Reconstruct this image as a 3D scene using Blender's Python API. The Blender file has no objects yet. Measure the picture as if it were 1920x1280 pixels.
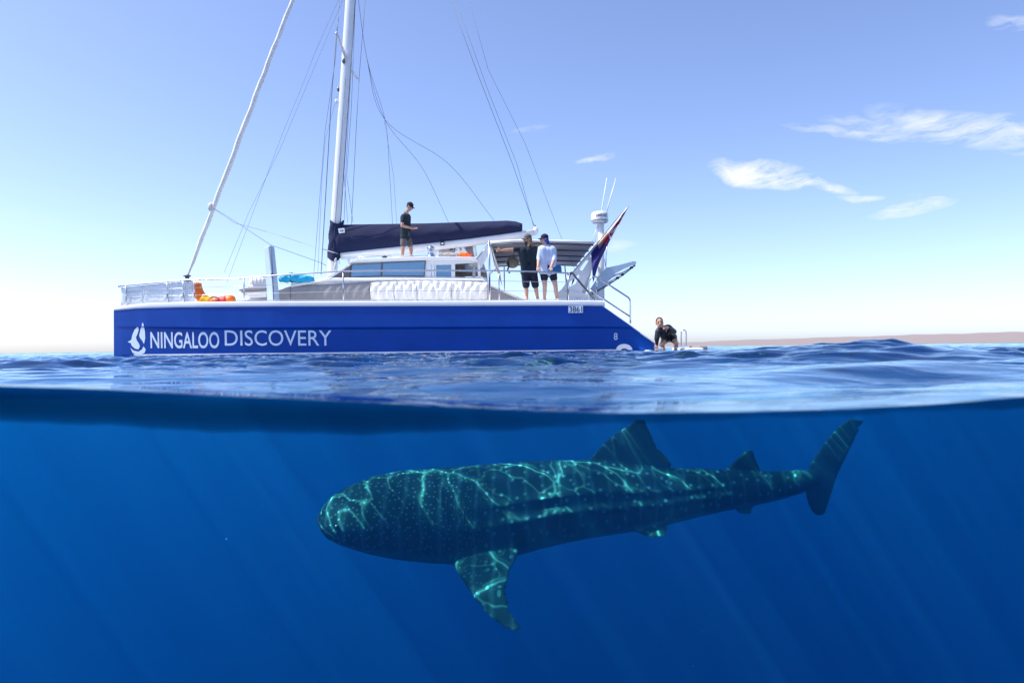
import bpy, bmesh, math, random
import numpy as np
from mathutils import Vector, Matrix
from mathutils.geometry import tessellate_polygon
random.seed(7); rng = np.random.default_rng(11)
R = math.radians
sc = bpy.context.scene
col = sc.collection

# ------------------------------------------------------------------ camera
F_PX = 1280.0; ZC = 0.12; PITCH = 12.0/1280; ROLL = 0.0104
cp, sp, cr, sr = math.cos(PITCH), math.sin(PITCH), math.cos(ROLL), math.sin(ROLL)
FW = Vector((0, cp, sp)); R0 = Vector((1, 0, 0)); U0 = Vector((0, -sp, cp))
RT = R0*cr - U0*sr; UP = R0*sr + U0*cr
CAM = Vector((0, 0, ZC))
cd = bpy.data.cameras.new('camera'); cam = bpy.data.objects.new('camera', cd); col.objects.link(cam)
cam.matrix_world = Matrix(((RT.x, UP.x, -FW.x, 0), (RT.y, UP.y, -FW.y, 0), (RT.z, UP.z, -FW.z, ZC), (0, 0, 0, 1)))
cd.sensor_width = 36; cd.lens = 24; cd.clip_start = 0.02; cd.clip_end = 40000
cd.dof.use_dof = True; cd.dof.focus_distance = 17.0; cd.dof.aperture_fstop = 4.0
sc.camera = cam

# ------------------------------------------------------------------ light
SUN = Vector((-0.54, -0.07, 0.84)).normalized()
w = bpy.data.worlds.new('World'); sc.world = w; w.use_nodes = True
wn = w.node_tree.nodes; wl = w.node_tree.links; wn.clear()
w_out = wn.new('ShaderNodeOutputWorld'); w_bg = wn.new('ShaderNodeBackground'); sky = wn.new('ShaderNodeTexSky')
sky.sky_type = 'NISHITA'; sky.sun_disc = False
sky.sun_elevation = math.asin(SUN.z); sky.sun_rotation = math.atan2(SUN.x, SUN.y)
sky.altitude = 0; sky.air_density = 0.7; sky.dust_density = 1.0; sky.ozone_density = 1.2
w_bg.inputs['Strength'].default_value = 0.15
wl.new(w_bg.outputs[0], w_out.inputs[0])
ld = bpy.data.lights.new('sun', 'SUN'); ld.energy = 3.2; ld.angle = R(0.5); ld.color = (1.0, 0.95, 0.88)
lo = bpy.data.objects.new('sun', ld); col.objects.link(lo)
lo.rotation_euler = SUN.to_track_quat('Z', 'Y').to_euler()
sc.view_settings.view_transform = 'Standard'; sc.view_settings.look = 'None'
sc.view_settings.exposure = 0.84; sc.view_settings.gamma = 1.0; sc.view_settings.use_curve_mapping = False
cy = sc.cycles
cy.max_bounces = 10; cy.transparent_max_bounces = 24; cy.volume_bounces = 3; cy.transmission_bounces = 8
cy.diffuse_bounces = 3; cy.glossy_bounces = 4; cy.use_denoising = True
cy.sample_clamp_indirect = 6.0

def W(u, v, Y):
    """the point of the place at depth Y that the photograph shows at (u, v) of its 1920x1280 pixels"""
    d = FW + RT*((u-960)/F_PX) + UP*((640-v)/F_PX)
    return CAM + d*(Y/d.y)

# wispy clouds, laid into the sky by direction
def wnode(t, **k):
    n = wn.new(t)
    for a, b in k.items(): setattr(n, a, b)
    return n
def wmath(op, a, b=None, c=None, clamp=False):
    n = wnode('ShaderNodeMath', operation=op); n.use_clamp = clamp
    for i, x in enumerate((a, b, c)):
        if x is None: continue
        if isinstance(x, (int, float)): n.inputs[i].default_value = x
        else: wl.new(x, n.inputs[i])
    return n.outputs[0]
tc = wnode('ShaderNodeTexCoord'); DIR = tc.outputs['Generated']
def wdot(vec, src=None):
    n = wnode('ShaderNodeVectorMath', operation='DOT_PRODUCT'); wl.new(src or DIR, n.inputs[0]); n.inputs[1].default_value = vec
    return n.outputs['Value']
warp = wnode('ShaderNodeTexNoise'); warp.inputs['Scale'].default_value = 9; warp.inputs['Detail'].default_value = 5
wl.new(DIR, warp.inputs['Vector'])
wsub = wnode('ShaderNodeVectorMath', operation='SUBTRACT'); wl.new(warp.outputs['Color'], wsub.inputs[0]); wsub.inputs[1].default_value = (.5, .5, .5)
wsc = wnode('ShaderNodeVectorMath', operation='SCALE'); wl.new(wsub.outputs[0], wsc.inputs[0]); wsc.inputs['Scale'].default_value = 0.05
wadd = wnode('ShaderNodeVectorMath', operation='ADD'); wl.new(DIR, wadd.inputs[0]); wl.new(wsc.outputs[0], wadd.inputs[1])
WD = wadd.outputs[0]
wm = wnode('ShaderNodeMapping'); wm.inputs['Scale'].default_value = (20, 20, 85); wm.inputs['Rotation'].default_value = (0, R(9), 0)
wl.new(WD, wm.inputs['Vector'])
wno = wnode('ShaderNodeTexNoise'); wno.inputs['Scale'].default_value = 1.0; wno.inputs['Detail'].default_value = 8; wno.inputs['Roughness'].default_value = .62
wl.new(wm.outputs[0], wno.inputs['Vector'])
cloud = None
for (u, v, hu, hv, tilt, amt) in ((1430, 329, 86, 19, 12, 1.05), (1520, 351, 70, 8, 7, .95), (1605, 371, 42, 6, 3, .6), (1705, 396, 78, 14, -9, .55), (1740, 374, 34, 5, 0, .5),
                               (1815, 248, 175, 32, 13, .55), (1610, 252, 130, 11, 3, .42), (1700, 238, 150, 18, 4, .4), (1120, 297, 42, 5, -16, .42), (1890, 42, 42, 14, 0, .4),
                               (1162, 463, 34, 10, 0, .45), (1000, 242, 40, 6, -8, .16),
                               (-700, 300, 240, 50, 8, .5), (2600, 200, 260, 60, 6, .6), (3300, 380, 300, 40, 3, .6)):
    c = (W(u, v, 10)-CAM).normalized(); e1 = ((W(u+10*math.cos(R(tilt)), v+10*math.sin(R(tilt)), 10)-CAM).normalized()-c).normalized(); e2 = c.cross(e1).normalized()
    k = c.y if c.y > .2 else .5
    a = wmath('MULTIPLY', wdot(e1, WD), F_PX/hu*k**-1*.9); a0 = c.dot(e1)*F_PX/hu/k*.9
    b = wmath('MULTIPLY', wdot(e2, WD), F_PX/hv/k*.9); b0 = c.dot(e2)*F_PX/hv/k*.9
    a = wmath('SUBTRACT', a, a0); b = wmath('SUBTRACT', b, b0)
    r2 = wmath('ADD', wmath('MULTIPLY', a, a), wmath('MULTIPLY', b, b))
    front = wmath('GREATER_THAN', wdot(c), 0.0)
    m = wmath('MULTIPLY', wmath('SUBTRACT', 1.0, r2, clamp=True), wmath('MULTIPLY', front, amt))
    cloud = m if cloud is None else wmath('MAXIMUM', cloud, m)
nz = wmath('MULTIPLY_ADD', wno.outputs['Fac'], 5.0, -1.95)
cl = wmath('MULTIPLY', cloud, nz, clamp=True)
cl = wmath('MULTIPLY', wmath('POWER', cl, .8), .9)
cm = wnode('ShaderNodeMix', data_type='RGBA'); wl.new(cl, cm.inputs[0]); tint = wnode('ShaderNodeMix', data_type='RGBA', blend_type='MULTIPLY'); tint.inputs[0].default_value = 1; tint.inputs[7].default_value = (.965, .95, 1.07, 1); wl.new(sky.outputs[0], tint.inputs[6]); wl.new(tint.outputs[2], cm.inputs[6]); cm.inputs[7].default_value = (4.0, 4.1, 4.3, 1)
wl.new(cm.outputs[2], w_bg.inputs['Color'])

# ------------------------------------------------------------------ materials
MATS = {}
def mat(name, c, rough=.5, metal=0, bump=0, bscale=40, var=.06, coat=0, spec=.5, alpha=1, sub=0):
    m = bpy.data.materials.new(name); m.use_nodes = True
    nt = m.node_tree; b = nt.nodes['Principled BSDF']
    b.inputs['Roughness'].default_value = rough; b.inputs['Metallic'].default_value = metal
    b.inputs['Coat Weight'].default_value = coat; b.inputs['Coat Roughness'].default_value = .06
    b.inputs['Specular IOR Level'].default_value = spec; b.inputs['Alpha'].default_value = alpha
    if sub: b.inputs['Subsurface Weight'].default_value = sub; b.inputs['Subsurface Radius'].default_value = (.012, .005, .003)
    t = nt.nodes.new('ShaderNodeTexCoord'); n = nt.nodes.new('ShaderNodeTexNoise')
    n.inputs['Scale'].default_value = 2.3; n.inputs['Detail'].default_value = 7; n.inputs['Roughness'].default_value = .65
    nt.links.new(t.outputs['Object'], n.inputs['Vector'])
    r = nt.nodes.new('ShaderNodeMapRange'); r.inputs['To Min'].default_value = 1-var*2; r.inputs['To Max'].default_value = 1+var*2
    nt.links.new(n.outputs['Fac'], r.inputs['Value'])
    x = nt.nodes.new('ShaderNodeMix'); x.data_type = 'RGBA'; x.blend_type = 'MULTIPLY'; x.inputs[0].default_value = 1
    x.inputs[6].default_value = (*c, 1); nt.links.new(r.outputs[0], x.inputs[7]); nt.links.new(x.outputs[2], b.inputs['Base Color'])
    if bump:
        n2 = nt.nodes.new('ShaderNodeTexNoise'); n2.inputs['Scale'].default_value = bscale; n2.inputs['Detail'].default_value = 4
        nt.links.new(t.outputs['Object'], n2.inputs['Vector'])
        bp = nt.nodes.new('ShaderNodeBump'); bp.inputs['Strength'].default_value = bump; bp.inputs['Distance'].default_value = .02
        nt.links.new(n2.outputs['Fac'], bp.inputs['Height']); nt.links.new(bp.outputs[0], b.inputs['Normal'])
    MATS[name] = m
    return m
M = MATS
mat('hull_blue', (.0003, .056, .33), .34, spec=.2, var=.13, bump=.02, bscale=1.2)
mat('gelcoat', (.80, .80, .79), .3, coat=.3, var=.03)
mat('gelcoat_cream', (.74, .72, .68), .4, var=.05)
mat('boot_white', (.82, .83, .84), .35, var=.03)
mat('steel', (.62, .63, .65), .22, metal=1, var=.05)
mat('dark_steel', (.16, .17, .19), .35, metal=.8)
mat('mast_paint', (.78, .79, .78), .35, var=.05)
mat('wire', (.09, .10, .13), .5, metal=.3)
mat('rope', (.62, .58, .52), .9)
mat('navy_canvas', (.005, .011, .055), .85, bump=.25, bscale=9, var=.15)
mat('grey_canvas', (.27, .265, .275), .9, bump=.3, bscale=7, var=.12)
mat('white_canvas', (.80, .79, .76), .85, bump=.25, bscale=8, var=.05)
mat('bimini_canvas', (.42, .385, .40), .9, bump=.2, bscale=6, var=.1)
mat('sail_white', (.74, .72, .68), .8, bump=.3, bscale=12, var=.1)
mat('window_glass', (.10, .25, .42), .08, spec=.9, var=.1)  # blue base colour stands in for sky reflected in the panes
mat('window_frame', (.10, .095, .10), .45)
mat('black_rubber', (.02, .02, .022), .6)
mat('letter_white', (.72, .82, .92), .4, var=.04)
mat('number_dark', (.03, .05, .09), .5)
mat('turquoise', (.0, .36, .62), .6, bump=.4, bscale=6, var=.2)
mat('orange', (.95, .20, .01), .5, var=.1)
mat('red', (.75, .03, .03), .55, var=.1)
mat('board_blue', (.44, .56, .68), .35, var=.1)
mat('khaki', (.20, .19, .13), .9, bump=.3, bscale=30)
mat('instrument', (.52, .47, .53), .5, var=.12)
mat('screen_grey', (.13, .13, .15), .2)
mat('skin', (.56, .30, .20), .55, var=.08, sub=.1)
mat('skin_pale', (.66, .38, .29), .55, var=.08, sub=.1)
mat('black_cloth', (.010, .022, .032), .9, bump=.35, bscale=14, var=.2)
mat('navy_cloth', (.012, .014, .035), .9, bump=.35, bscale=14, var=.2)
mat('grey_cloth', (.12, .11, .11), .9, bump=.35, bscale=14, var=.15)
mat('light_blue_cloth', (.56, .64, .80), .85, bump=.4, bscale=12, var=.08)
mat('blue_print_cloth', (.03, .16, .36), .85, bump=.4, bscale=20, var=.5)
mat('bright_blue_cloth', (.01, .05, .34), .8, bump=.3, bscale=20)
mat('wetsuit', (.010, .012, .017), .45, bump=.15, bscale=20, var=.3)
mat('hair_brown', (.06, .03, .018), .7, bump=.6, bscale=50, var=.3)
mat('hair_blond', (.30, .16, .07), .7, bump=.6, bscale=50, var=.3)
mat('eye_dark', (.02, .015, .012), .2)
mat('lips', (.40, .13, .11), .5)
mat('flag_red', (.62, .015, .05), .8); mat('flag_white', (.78, .74, .76), .8); mat('flag_navy', (.02, .02, .16), .8); mat('flag_tan', (.60, .36, .24), .8)
def cloth_net():
    m = mat('bow_netting', (.66, .70, .74), .8, var=.08); nt = m.node_tree; b = nt.nodes['Principled BSDF']
    b.inputs['Alpha'].default_value = .62
cloth_net()

# ------------------------------------------------------------------ mesh helpers: every shape is (verts, faces)
def join(*parts):
    V, Fs = [], []
    for v, f in parts:
        o = len(V); V += [tuple(p) for p in v]; Fs += [tuple(i+o for i in q) for q in f]
    return V, Fs
def obj(name, vf, m=None, parent=None, smooth=False, kind=None):
    me = bpy.data.meshes.new(name); me.from_pydata([tuple(p) for p in vf[0]], [], vf[1]); 
    bm = bmesh.new(); bm.from_mesh(me); bmesh.ops.recalc_face_normals(bm, faces=bm.faces); bm.to_mesh(me); bm.free()
    return link(name, me, m, parent, smooth, kind)
def link(name, me, m=None, parent=None, smooth=False, kind=None):
    if m: me.materials.clear(); me.materials.append(M[m] if isinstance(m, str) else m)
    if smooth: me.polygons.foreach_set('use_smooth', [True]*len(me.polygons))
    o = bpy.data.objects.new(name, me); col.objects.link(o)
    if parent:
        o.parent = parent
        root = parent
        while root.parent: root = root.parent
        if parent.type == 'EMPTY': o.matrix_parent_inverse = Matrix.Translation(-Vector(parent.location))
    if kind: o['kind'] = kind
    return o
def thing(name, loc, label, cat, group=None):
    o = bpy.data.objects.new(name, None); col.objects.link(o); o.location = loc; o.empty_display_size = .2
    return tag(o, label, cat, group)
def tag(o, label, cat, group=None):
    o['label'] = label; o['category'] = cat
    if group: o['group'] = group
    return o
def frame_of(d):
    d = d.normalized(); a = Vector((0, 0, 1)) if abs(d.z) < .95 else Vector((1, 0, 0))
    x = d.cross(a).normalized(); return x, x.cross(d).normalized()
def tube(pts, r, n=8, round_ends=False):
    pts = [Vector(p) for p in pts]; rs = r if isinstance(r, (list, tuple)) else [r]*len(pts)
    V, Fs = [], []
    px = None
    for i, p in enumerate(pts):
        d = (pts[min(i+1, len(pts)-1)]-pts[max(i-1, 0)])
        if px is None: x, y = frame_of(d)
        else:
            dn = d.normalized(); x = (px-dn*px.dot(dn)).normalized(); y = x.cross(dn).normalized()
        px = x
        for k in range(n):
            a = 2*math.pi*k/n; V.append(p+(x*math.cos(a)+y*math.sin(a))*rs[i])
    for i in range(len(pts)-1):
        for k in range(n): Fs.append((i*n+k, i*n+(k+1) % n, (i+1)*n+(k+1) % n, (i+1)*n+k))
    Fs.append(tuple(range(n))[::-1]); Fs.append(tuple(range((len(pts)-1)*n, len(pts)*n)))
    return V, Fs
def curve_pts(pts, n=8):
    """Catmull-Rom through the points"""
    P = [Vector(p) for p in pts]; P = [P[0]*2-P[1]]+P+[P[-1]*2-P[-2]]; out = []
    for i in range(1, len(P)-2):
        for k in range(n):
            t = k/n; a, b, c, d = P[i-1], P[i], P[i+1], P[i+2]
            out.append(.5*((2*b)+(c-a)*t+(2*a-5*b+4*c-d)*t*t+(3*b-a-3*c+d)*t**3))
    out.append(P[-2]); return out
def capsule(a, b, r0, r1, n=12):
    a, b = Vector(a), Vector(b); d = b-a; L = d.length
    if L < 1e-5: d = Vector((0, 0, 1)); L = 1e-5
    d = d/L; pts, rs = [], []
    for k in range(5): t = (k+.15)/5*math.pi/2; pts.append(a-d*r0*math.cos(t)); rs.append(r0*math.sin(t))
    pts.append(a); rs.append(r0); pts.append(b); rs.append(r1)
    for k in range(4, -1, -1): t = (k+.15)/5*math.pi/2; pts.append(b+d*r1*math.cos(t)); rs.append(r1*math.sin(t))
    return tube(pts, rs, n)
def ball(c, r, axes=None, nu=16, nv=10):
    c = Vector(c); r = r if isinstance(r, (tuple, list)) else (r, r, r); ax = axes or (Vector((1, 0, 0)), Vector((0, 1, 0)), Vector((0, 0, 1)))
    V, Fs = [], []
    for j in range(nv+1):
        t = math.pi*(j+.0)/nv
        t = min(max(t, .03), math.pi-.03)
        for i in range(nu):
            p = 2*math.pi*i/nu
            V.append(c+ax[0]*(r[0]*math.sin(t)*math.cos(p))+ax[1]*(r[1]*math.sin(t)*math.sin(p))+ax[2]*(r[2]*math.cos(t)))
    for j in range(nv):
        for i in range(nu): Fs.append((j*nu+i, j*nu+(i+1) % nu, (j+1)*nu+(i+1) % nu, (j+1)*nu+i))
    Fs.append(tuple(range(nu))); Fs.append(tuple(range(nv*nu, nv*nu+nu))[::-1])
    return V, Fs
def box(x0, x1, y0, y1, z0, z1, bev=0):
    bm = bmesh.new(); bmesh.ops.create_cube(bm, size=1)
    for v in bm.verts: v.co = Vector(((x0+x1)/2+v.co.x*(x1-x0), (y0+y1)/2+v.co.y*(y1-y0), (z0+z1)/2+v.co.z*(z1-z0)))
    if bev: bmesh.ops.bevel(bm, geom=list(bm.edges), offset=bev, segments=2, profile=.5, affect='EDGES')
    r = [v.co.copy() for v in bm.verts], [tuple(v.index for v in f.verts) for f in bm.faces]
    bm.free(); return r
def plate(poly, Y, th, holes=(), Yref=None, bev=0):
    """a flat board with that outline (photo pixels read at depth Yref), from depth Y to Y+th"""
    Yr = Yref or Y
    loops = [[(W(u, v, Yr).x, W(u, v, Yr).z) for u, v in q] for q in (poly, *holes)]
    return prism_xz(loops[0], Y, Y+th, loops[1:], bev)
def prism_xz(pts, y0, y1, holes=(), bev=0):
    loops = [list(pts)]+[list(h) for h in holes]
    tris = tessellate_polygon([[Vector((x, z, 0)) for x, z in l] for l in loops])
    flat = [p for l in loops for p in l]; n = len(flat)
    V = [Vector((x, y0, z)) for x, z in flat]+[Vector((x, y1, z)) for x, z in flat]
    Fs = [tuple(t) for t in tris]+[tuple(i+n for i in t[::-1]) for t in tris]
    o = 0
    for l in loops:
        for i in range(len(l)): a, b = o+i, o+(i+1) % len(l); Fs.append((a, b, b+n, a+n))
        o += len(l)
    if bev:
        bm = bmesh.new(); bv = [bm.verts.new(v) for v in V]
        for f in Fs: bm.faces.new([bv[i] for i in f])
        bmesh.ops.recalc_face_normals(bm, faces=bm.faces)
        bmesh.ops.dissolve_limit(bm, angle_limit=.01, verts=bm.verts, edges=bm.edges)
        es = [e for e in bm.edges if len(e.link_faces) == 2 and e.calc_face_angle() > .5]
        bmesh.ops.bevel(bm, geom=es, offset=bev, segments=2, profile=.5, affect='EDGES')
        bm.verts.index_update(); r = [v.co.copy() for v in bm.verts], [tuple(v.index for v in f.verts) for f in bm.faces]; bm.free(); return r
    return V, Fs
def lathe(prof, c, n=24):
    c = Vector(c); V, Fs = [], []
    for r, z in prof:
        for k in range(n): a = 2*math.pi*k/n; V.append(c+Vector((max(r, 1e-4)*math.cos(a), max(r, 1e-4)*math.sin(a), z)))
    for j in range(len(prof)-1):
        for k in range(n): Fs.append((j*n+k, j*n+(k+1) % n, (j+1)*n+(k+1) % n, (j+1)*n+k))
    Fs.append(tuple(range(n))[::-1]); Fs.append(tuple(range((len(prof)-1)*n, len(prof)*n)))
    return V, Fs
def fuse(shapes, voxel=.011, smooth=4, fac=.5):
    """one continuous skin over overlapping shapes"""
    V, Fs = join(*shapes)
    me = bpy.data.meshes.new('tmp'); me.from_pydata([tuple(p) for p in V], [], Fs)
    bm = bmesh.new(); bm.from_mesh(me); bmesh.ops.recalc_face_normals(bm, faces=bm.faces); bm.to_mesh(me); bm.free()
    o = bpy.data.objects.new('tmp', me); col.objects.link(o)
    r = o.modifiers.new('r', 'REMESH'); r.mode = 'VOXEL'; r.voxel_size = voxel
    if smooth: s = o.modifiers.new('s', 'SMOOTH'); s.iterations = smooth; s.factor = fac
    dg = bpy.context.evaluated_depsgraph_get(); out = bpy.data.meshes.new_from_object(o.evaluated_get(dg))
    bpy.data.objects.remove(o); bpy.data.meshes.remove(me)
    return out
def text_mesh(s, bold=0):
    c = bpy.data.curves.new('t', 'FONT'); c.body = s; c.size = 1; c.offset = bold; c.resolution_u = 4
    o = bpy.data.objects.new('t', c); col.objects.link(o)
    dg = bpy.context.evaluated_depsgraph_get(); me = bpy.data.meshes.new_from_object(o.evaluated_get(dg))
    V = [v.co.copy() for v in me.vertices]; Fs = [tuple(p.vertices) for p in me.polygons]
    bpy.data.objects.remove(o); bpy.data.curves.remove(c); bpy.data.meshes.remove(me)
    xs = [v.x for v in V]; ys = [v.y for v in V]
    x0, x1, y0, y1 = min(xs), max(xs), min(ys), max(ys)
    return [((v.x-x0)/(x1-x0), (v.y-y0)/(y1-y0)) for v in V], Fs

# ------------------------------------------------------------------ the sea: surface, water body, bed, far coast
NC, NR1, NR2, YMAX = 760, 640, 60, 9000.0
tt = np.linspace(-1, 1, NC); S = tt*(.22+.78*tt**2)
ys = np.concatenate([1.0*(60.0**(np.arange(NR1)/NR1)), np.geomspace(60, YMAX, NR2)])
HALF = 6+1.1*(ys-1)
GX = S[None, :]*HALF[:, None]; GY = np.repeat(ys[:, None], NC, 1)
EDGE_U = [-600, 0, 200, 400, 600, 800, 1000, 1150, 1400, 1600, 1750, 1920, 2500]
EDGE_V = [716, 724, 730, 741, 750, 760, 770, 775, 772, 766, 758, 744, 735]
EX = np.array([W(u, v, 1.0).x for u, v in zip(EDGE_U, EDGE_V)]); EZ = np.array([W(u, v, 1.0).z for u, v in zip(EDGE_U, EDGE_V)])
def sstep(a, b, x):
    t = np.clip((x-a)/(b-a), 0, 1); return t*t*(3-2*t)
def height(X, Y):
    h = np.zeros_like(X); g = np.random.default_rng(5)
    for i in range(70):
        lam = 0.10*(22.0**(g.random())) ; th = g.normal(1.78, .42); ph = g.random()*6.283
        amp = .0046*lam**.95*(1 if lam < 1.2 else .8)
        k = 6.283/lam; q = np.sin(k*(X*np.cos(th)+Y*np.sin(th))+ph+.35*np.sin(k*.23*(X*np.sin(th)-Y*np.cos(th))+ph*2))
        cut = 1/(1+(Y/(lam*110))**4)                 # what the mesh can no longer carry far out
        amp *= (.25+2.0*sstep(3.0, 7, Y)) if lam < .45 else (.55+.45*sstep(2.5, 6, Y))
        h += amp*cut*(q-.25*np.cos(2*np.arcsin(np.clip(q, -1, 1))))
    h *= sstep(1.0, 2.2, Y)*(1.0-.35*sstep(6, 16, Y))
    # long swell coming in from the right
    h += .15*np.exp(-((X-2.55)/.95)**2-((Y-5.2)/.75)**2)*(1+.2*np.sin(3*X+2*Y))
    h += .03*np.exp(-((X-1.0)/.7)**2-((Y-3.4)/.4)**2)+.02*np.exp(-((X+1.7)/.8)**2-((Y-2.8)/.3)**2)
    h += .045*np.sin(X*.35+Y*.22+1)*sstep(14, 50, Y)*(1-sstep(300, 900, Y))
    ez = np.interp(X, EX, EZ); h += ez*np.exp(-((Y-1)/.5)**2)
    side = np.abs(X)/(6+1.1*(Y-1)); return h*(1-sstep(.86, .99, side))*(1-sstep(600, 3000, Y))
GZ = height(GX, GY)
def grid_faces(nr, nc, off=0):
    i = np.arange(nr-1)[:, None]*nc+np.arange(nc-1)[None, :]+off
    return np.stack([i, i+1, i+nc+1, i+nc], -1).reshape(-1, 4)
FX = float(HALF[-1]); OX = FX*1.6; BACK = -4000.0; PB = -3.0
def sea_mesh(name, X, Y, Z, dz, solid):
    nr, nc = X.shape; V = np.stack([X, Y, Z+dz], -1).reshape(-1, 3).tolist(); Fs = grid_faces(nr, nc).tolist(); n0 = len(V)
    def add(*p): V.append(list(p)); return len(V)-1
    fl, fr, bl, br = 0, nc-1, (nr-1)*nc, nr*nc-1
    a = [add(-OX, YMAX, dz), add(-OX, BACK, dz), add(-6, BACK, dz), add(6, BACK, dz), add(OX, BACK, dz), add(OX, YMAX, dz), add(-6, PB, dz), add(6, PB, dz)]
    Fs += [[fl, bl, a[0], a[1], a[2], a[6]], [a[6], a[2], a[3], a[7]], [fr, a[7], a[3], a[4], a[5], br]]
    if solid:
        D = -45.0; P = -1.6
        b = [add(-OX, YMAX, D), add(-OX, BACK, D), add(OX, BACK, D), add(OX, YMAX, D)]
        Fs += [[a[1], a[0], b[0], b[1]], [a[4], a[3], a[2], a[1], b[1], b[2]], [a[5], a[4], b[2], b[3]], [a[0]]+list(range(bl, br+1))+[a[5], b[3], b[0]], b]
        c = [add(-6, 1, P), add(6, 1, P), add(6, PB, P), add(-6, PB, P)]
        Fs += [list(range(fl, fr+1))+[c[1], c[0]], [fr, a[7], c[2], c[1]], [a[7], a[6], c[3], c[2]], [a[6], fl, c[0], c[3]], c]
    me = bpy.data.meshes.new(name); me.from_pydata(V, [], Fs)
    if solid:
        bm = bmesh.new(); bm.from_mesh(me); bmesh.ops.recalc_face_normals(bm, faces=bm.faces); bm.to_mesh(me); bm.free()
    return me
def water_surface():
    m = bpy.data.materials.new('sea_surface'); m.use_nodes = True; nt = m.node_tree; N = nt.nodes; L = nt.links; N.clear()
    out = N.new('ShaderNodeOutputMaterial'); mix = N.new('ShaderNodeMixShader'); tr = N.new('ShaderNodeBsdfTransparent'); gl = N.new('ShaderNodeBsdfGlossy'); fr = N.new('ShaderNodeFresnel')
    gl.inputs['Roughness'].default_value = .02; gl.inputs['Color'].default_value = (.76, .93, 1, 1); fr.inputs['IOR'].default_value = 1.333
    geo = N.new('ShaderNodeNewGeometry')
    # fine ripples
    mp = N.new('ShaderNodeMapping'); mp.inputs['Scale'].default_value = (5.0, 8.0, 5); mp.inputs['Rotation'].default_value = (0, 0, R(18)); L.new(geo.outputs['Position'], mp.inputs['Vector'])
    n1 = N.new('ShaderNodeTexNoise'); n1.inputs['Scale'].default_value = 1.0; n1.inputs['Detail'].default_value = 4; n1.inputs['Distortion'].default_value = .8; L.new(mp.outputs[0], n1.inputs['Vector'])
    bp = N.new('ShaderNodeBump'); bp.inputs['Strength'].default_value = .42; bp.inputs['Distance'].default_value = .012; L.new(n1.outputs['Fac'], bp.inputs['Height'])
    L.new(bp.outputs[0], gl.inputs['Normal']); L.new(bp.outputs[0], fr.inputs['Normal'])
    # light net drawn into the transparency colour, standing in for ripples focusing sunlight
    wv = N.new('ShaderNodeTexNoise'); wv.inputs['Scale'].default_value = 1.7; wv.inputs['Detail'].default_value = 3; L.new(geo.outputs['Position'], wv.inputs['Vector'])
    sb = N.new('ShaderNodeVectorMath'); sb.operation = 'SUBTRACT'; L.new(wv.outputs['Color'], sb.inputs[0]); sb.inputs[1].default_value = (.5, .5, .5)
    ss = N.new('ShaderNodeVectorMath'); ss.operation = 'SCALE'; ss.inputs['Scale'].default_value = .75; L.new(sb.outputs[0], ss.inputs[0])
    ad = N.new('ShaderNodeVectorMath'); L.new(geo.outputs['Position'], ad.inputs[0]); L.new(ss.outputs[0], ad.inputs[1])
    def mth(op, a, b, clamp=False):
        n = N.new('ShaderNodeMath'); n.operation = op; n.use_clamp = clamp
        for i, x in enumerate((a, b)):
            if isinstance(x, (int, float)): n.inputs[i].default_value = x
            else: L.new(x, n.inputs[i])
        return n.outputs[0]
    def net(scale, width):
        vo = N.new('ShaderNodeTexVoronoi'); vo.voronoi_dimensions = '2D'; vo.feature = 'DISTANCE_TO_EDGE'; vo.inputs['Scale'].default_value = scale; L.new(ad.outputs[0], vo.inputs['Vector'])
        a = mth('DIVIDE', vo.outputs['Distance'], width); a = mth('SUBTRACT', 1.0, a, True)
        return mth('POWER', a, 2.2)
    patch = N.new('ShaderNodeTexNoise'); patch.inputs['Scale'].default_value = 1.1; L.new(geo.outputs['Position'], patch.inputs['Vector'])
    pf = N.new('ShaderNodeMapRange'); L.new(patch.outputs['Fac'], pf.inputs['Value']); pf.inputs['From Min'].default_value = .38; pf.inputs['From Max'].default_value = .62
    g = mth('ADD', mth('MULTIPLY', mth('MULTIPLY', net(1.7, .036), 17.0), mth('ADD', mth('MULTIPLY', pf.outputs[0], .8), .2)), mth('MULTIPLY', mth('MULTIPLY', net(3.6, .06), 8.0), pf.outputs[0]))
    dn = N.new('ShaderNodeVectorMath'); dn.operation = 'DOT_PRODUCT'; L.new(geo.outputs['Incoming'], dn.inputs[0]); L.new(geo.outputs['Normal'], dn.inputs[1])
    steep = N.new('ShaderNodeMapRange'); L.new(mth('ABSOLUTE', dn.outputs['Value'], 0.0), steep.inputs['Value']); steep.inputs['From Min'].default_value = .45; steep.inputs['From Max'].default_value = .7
    val = mth('ADD', mth('MULTIPLY', mth('SUBTRACT', mth('ADD', mth('ADD', g, mth('MULTIPLY', net(1.7, .20), 1.9)), mth('ADD', mth('MULTIPLY', pf.outputs[0], .4), .18)), 1.0), steep.outputs[0]), 1.0)   # drawn net acts on steep rays only; grazing views see plain transparency
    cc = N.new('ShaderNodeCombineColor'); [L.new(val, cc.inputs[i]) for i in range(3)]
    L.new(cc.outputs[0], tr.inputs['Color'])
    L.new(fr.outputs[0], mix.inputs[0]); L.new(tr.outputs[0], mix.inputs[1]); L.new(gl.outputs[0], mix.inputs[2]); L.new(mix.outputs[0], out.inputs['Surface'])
    return m
me = sea_mesh('sea', GX, GY, GZ, 0, False)
link('sea', me, water_surface(), smooth=True, kind='structure')
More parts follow.
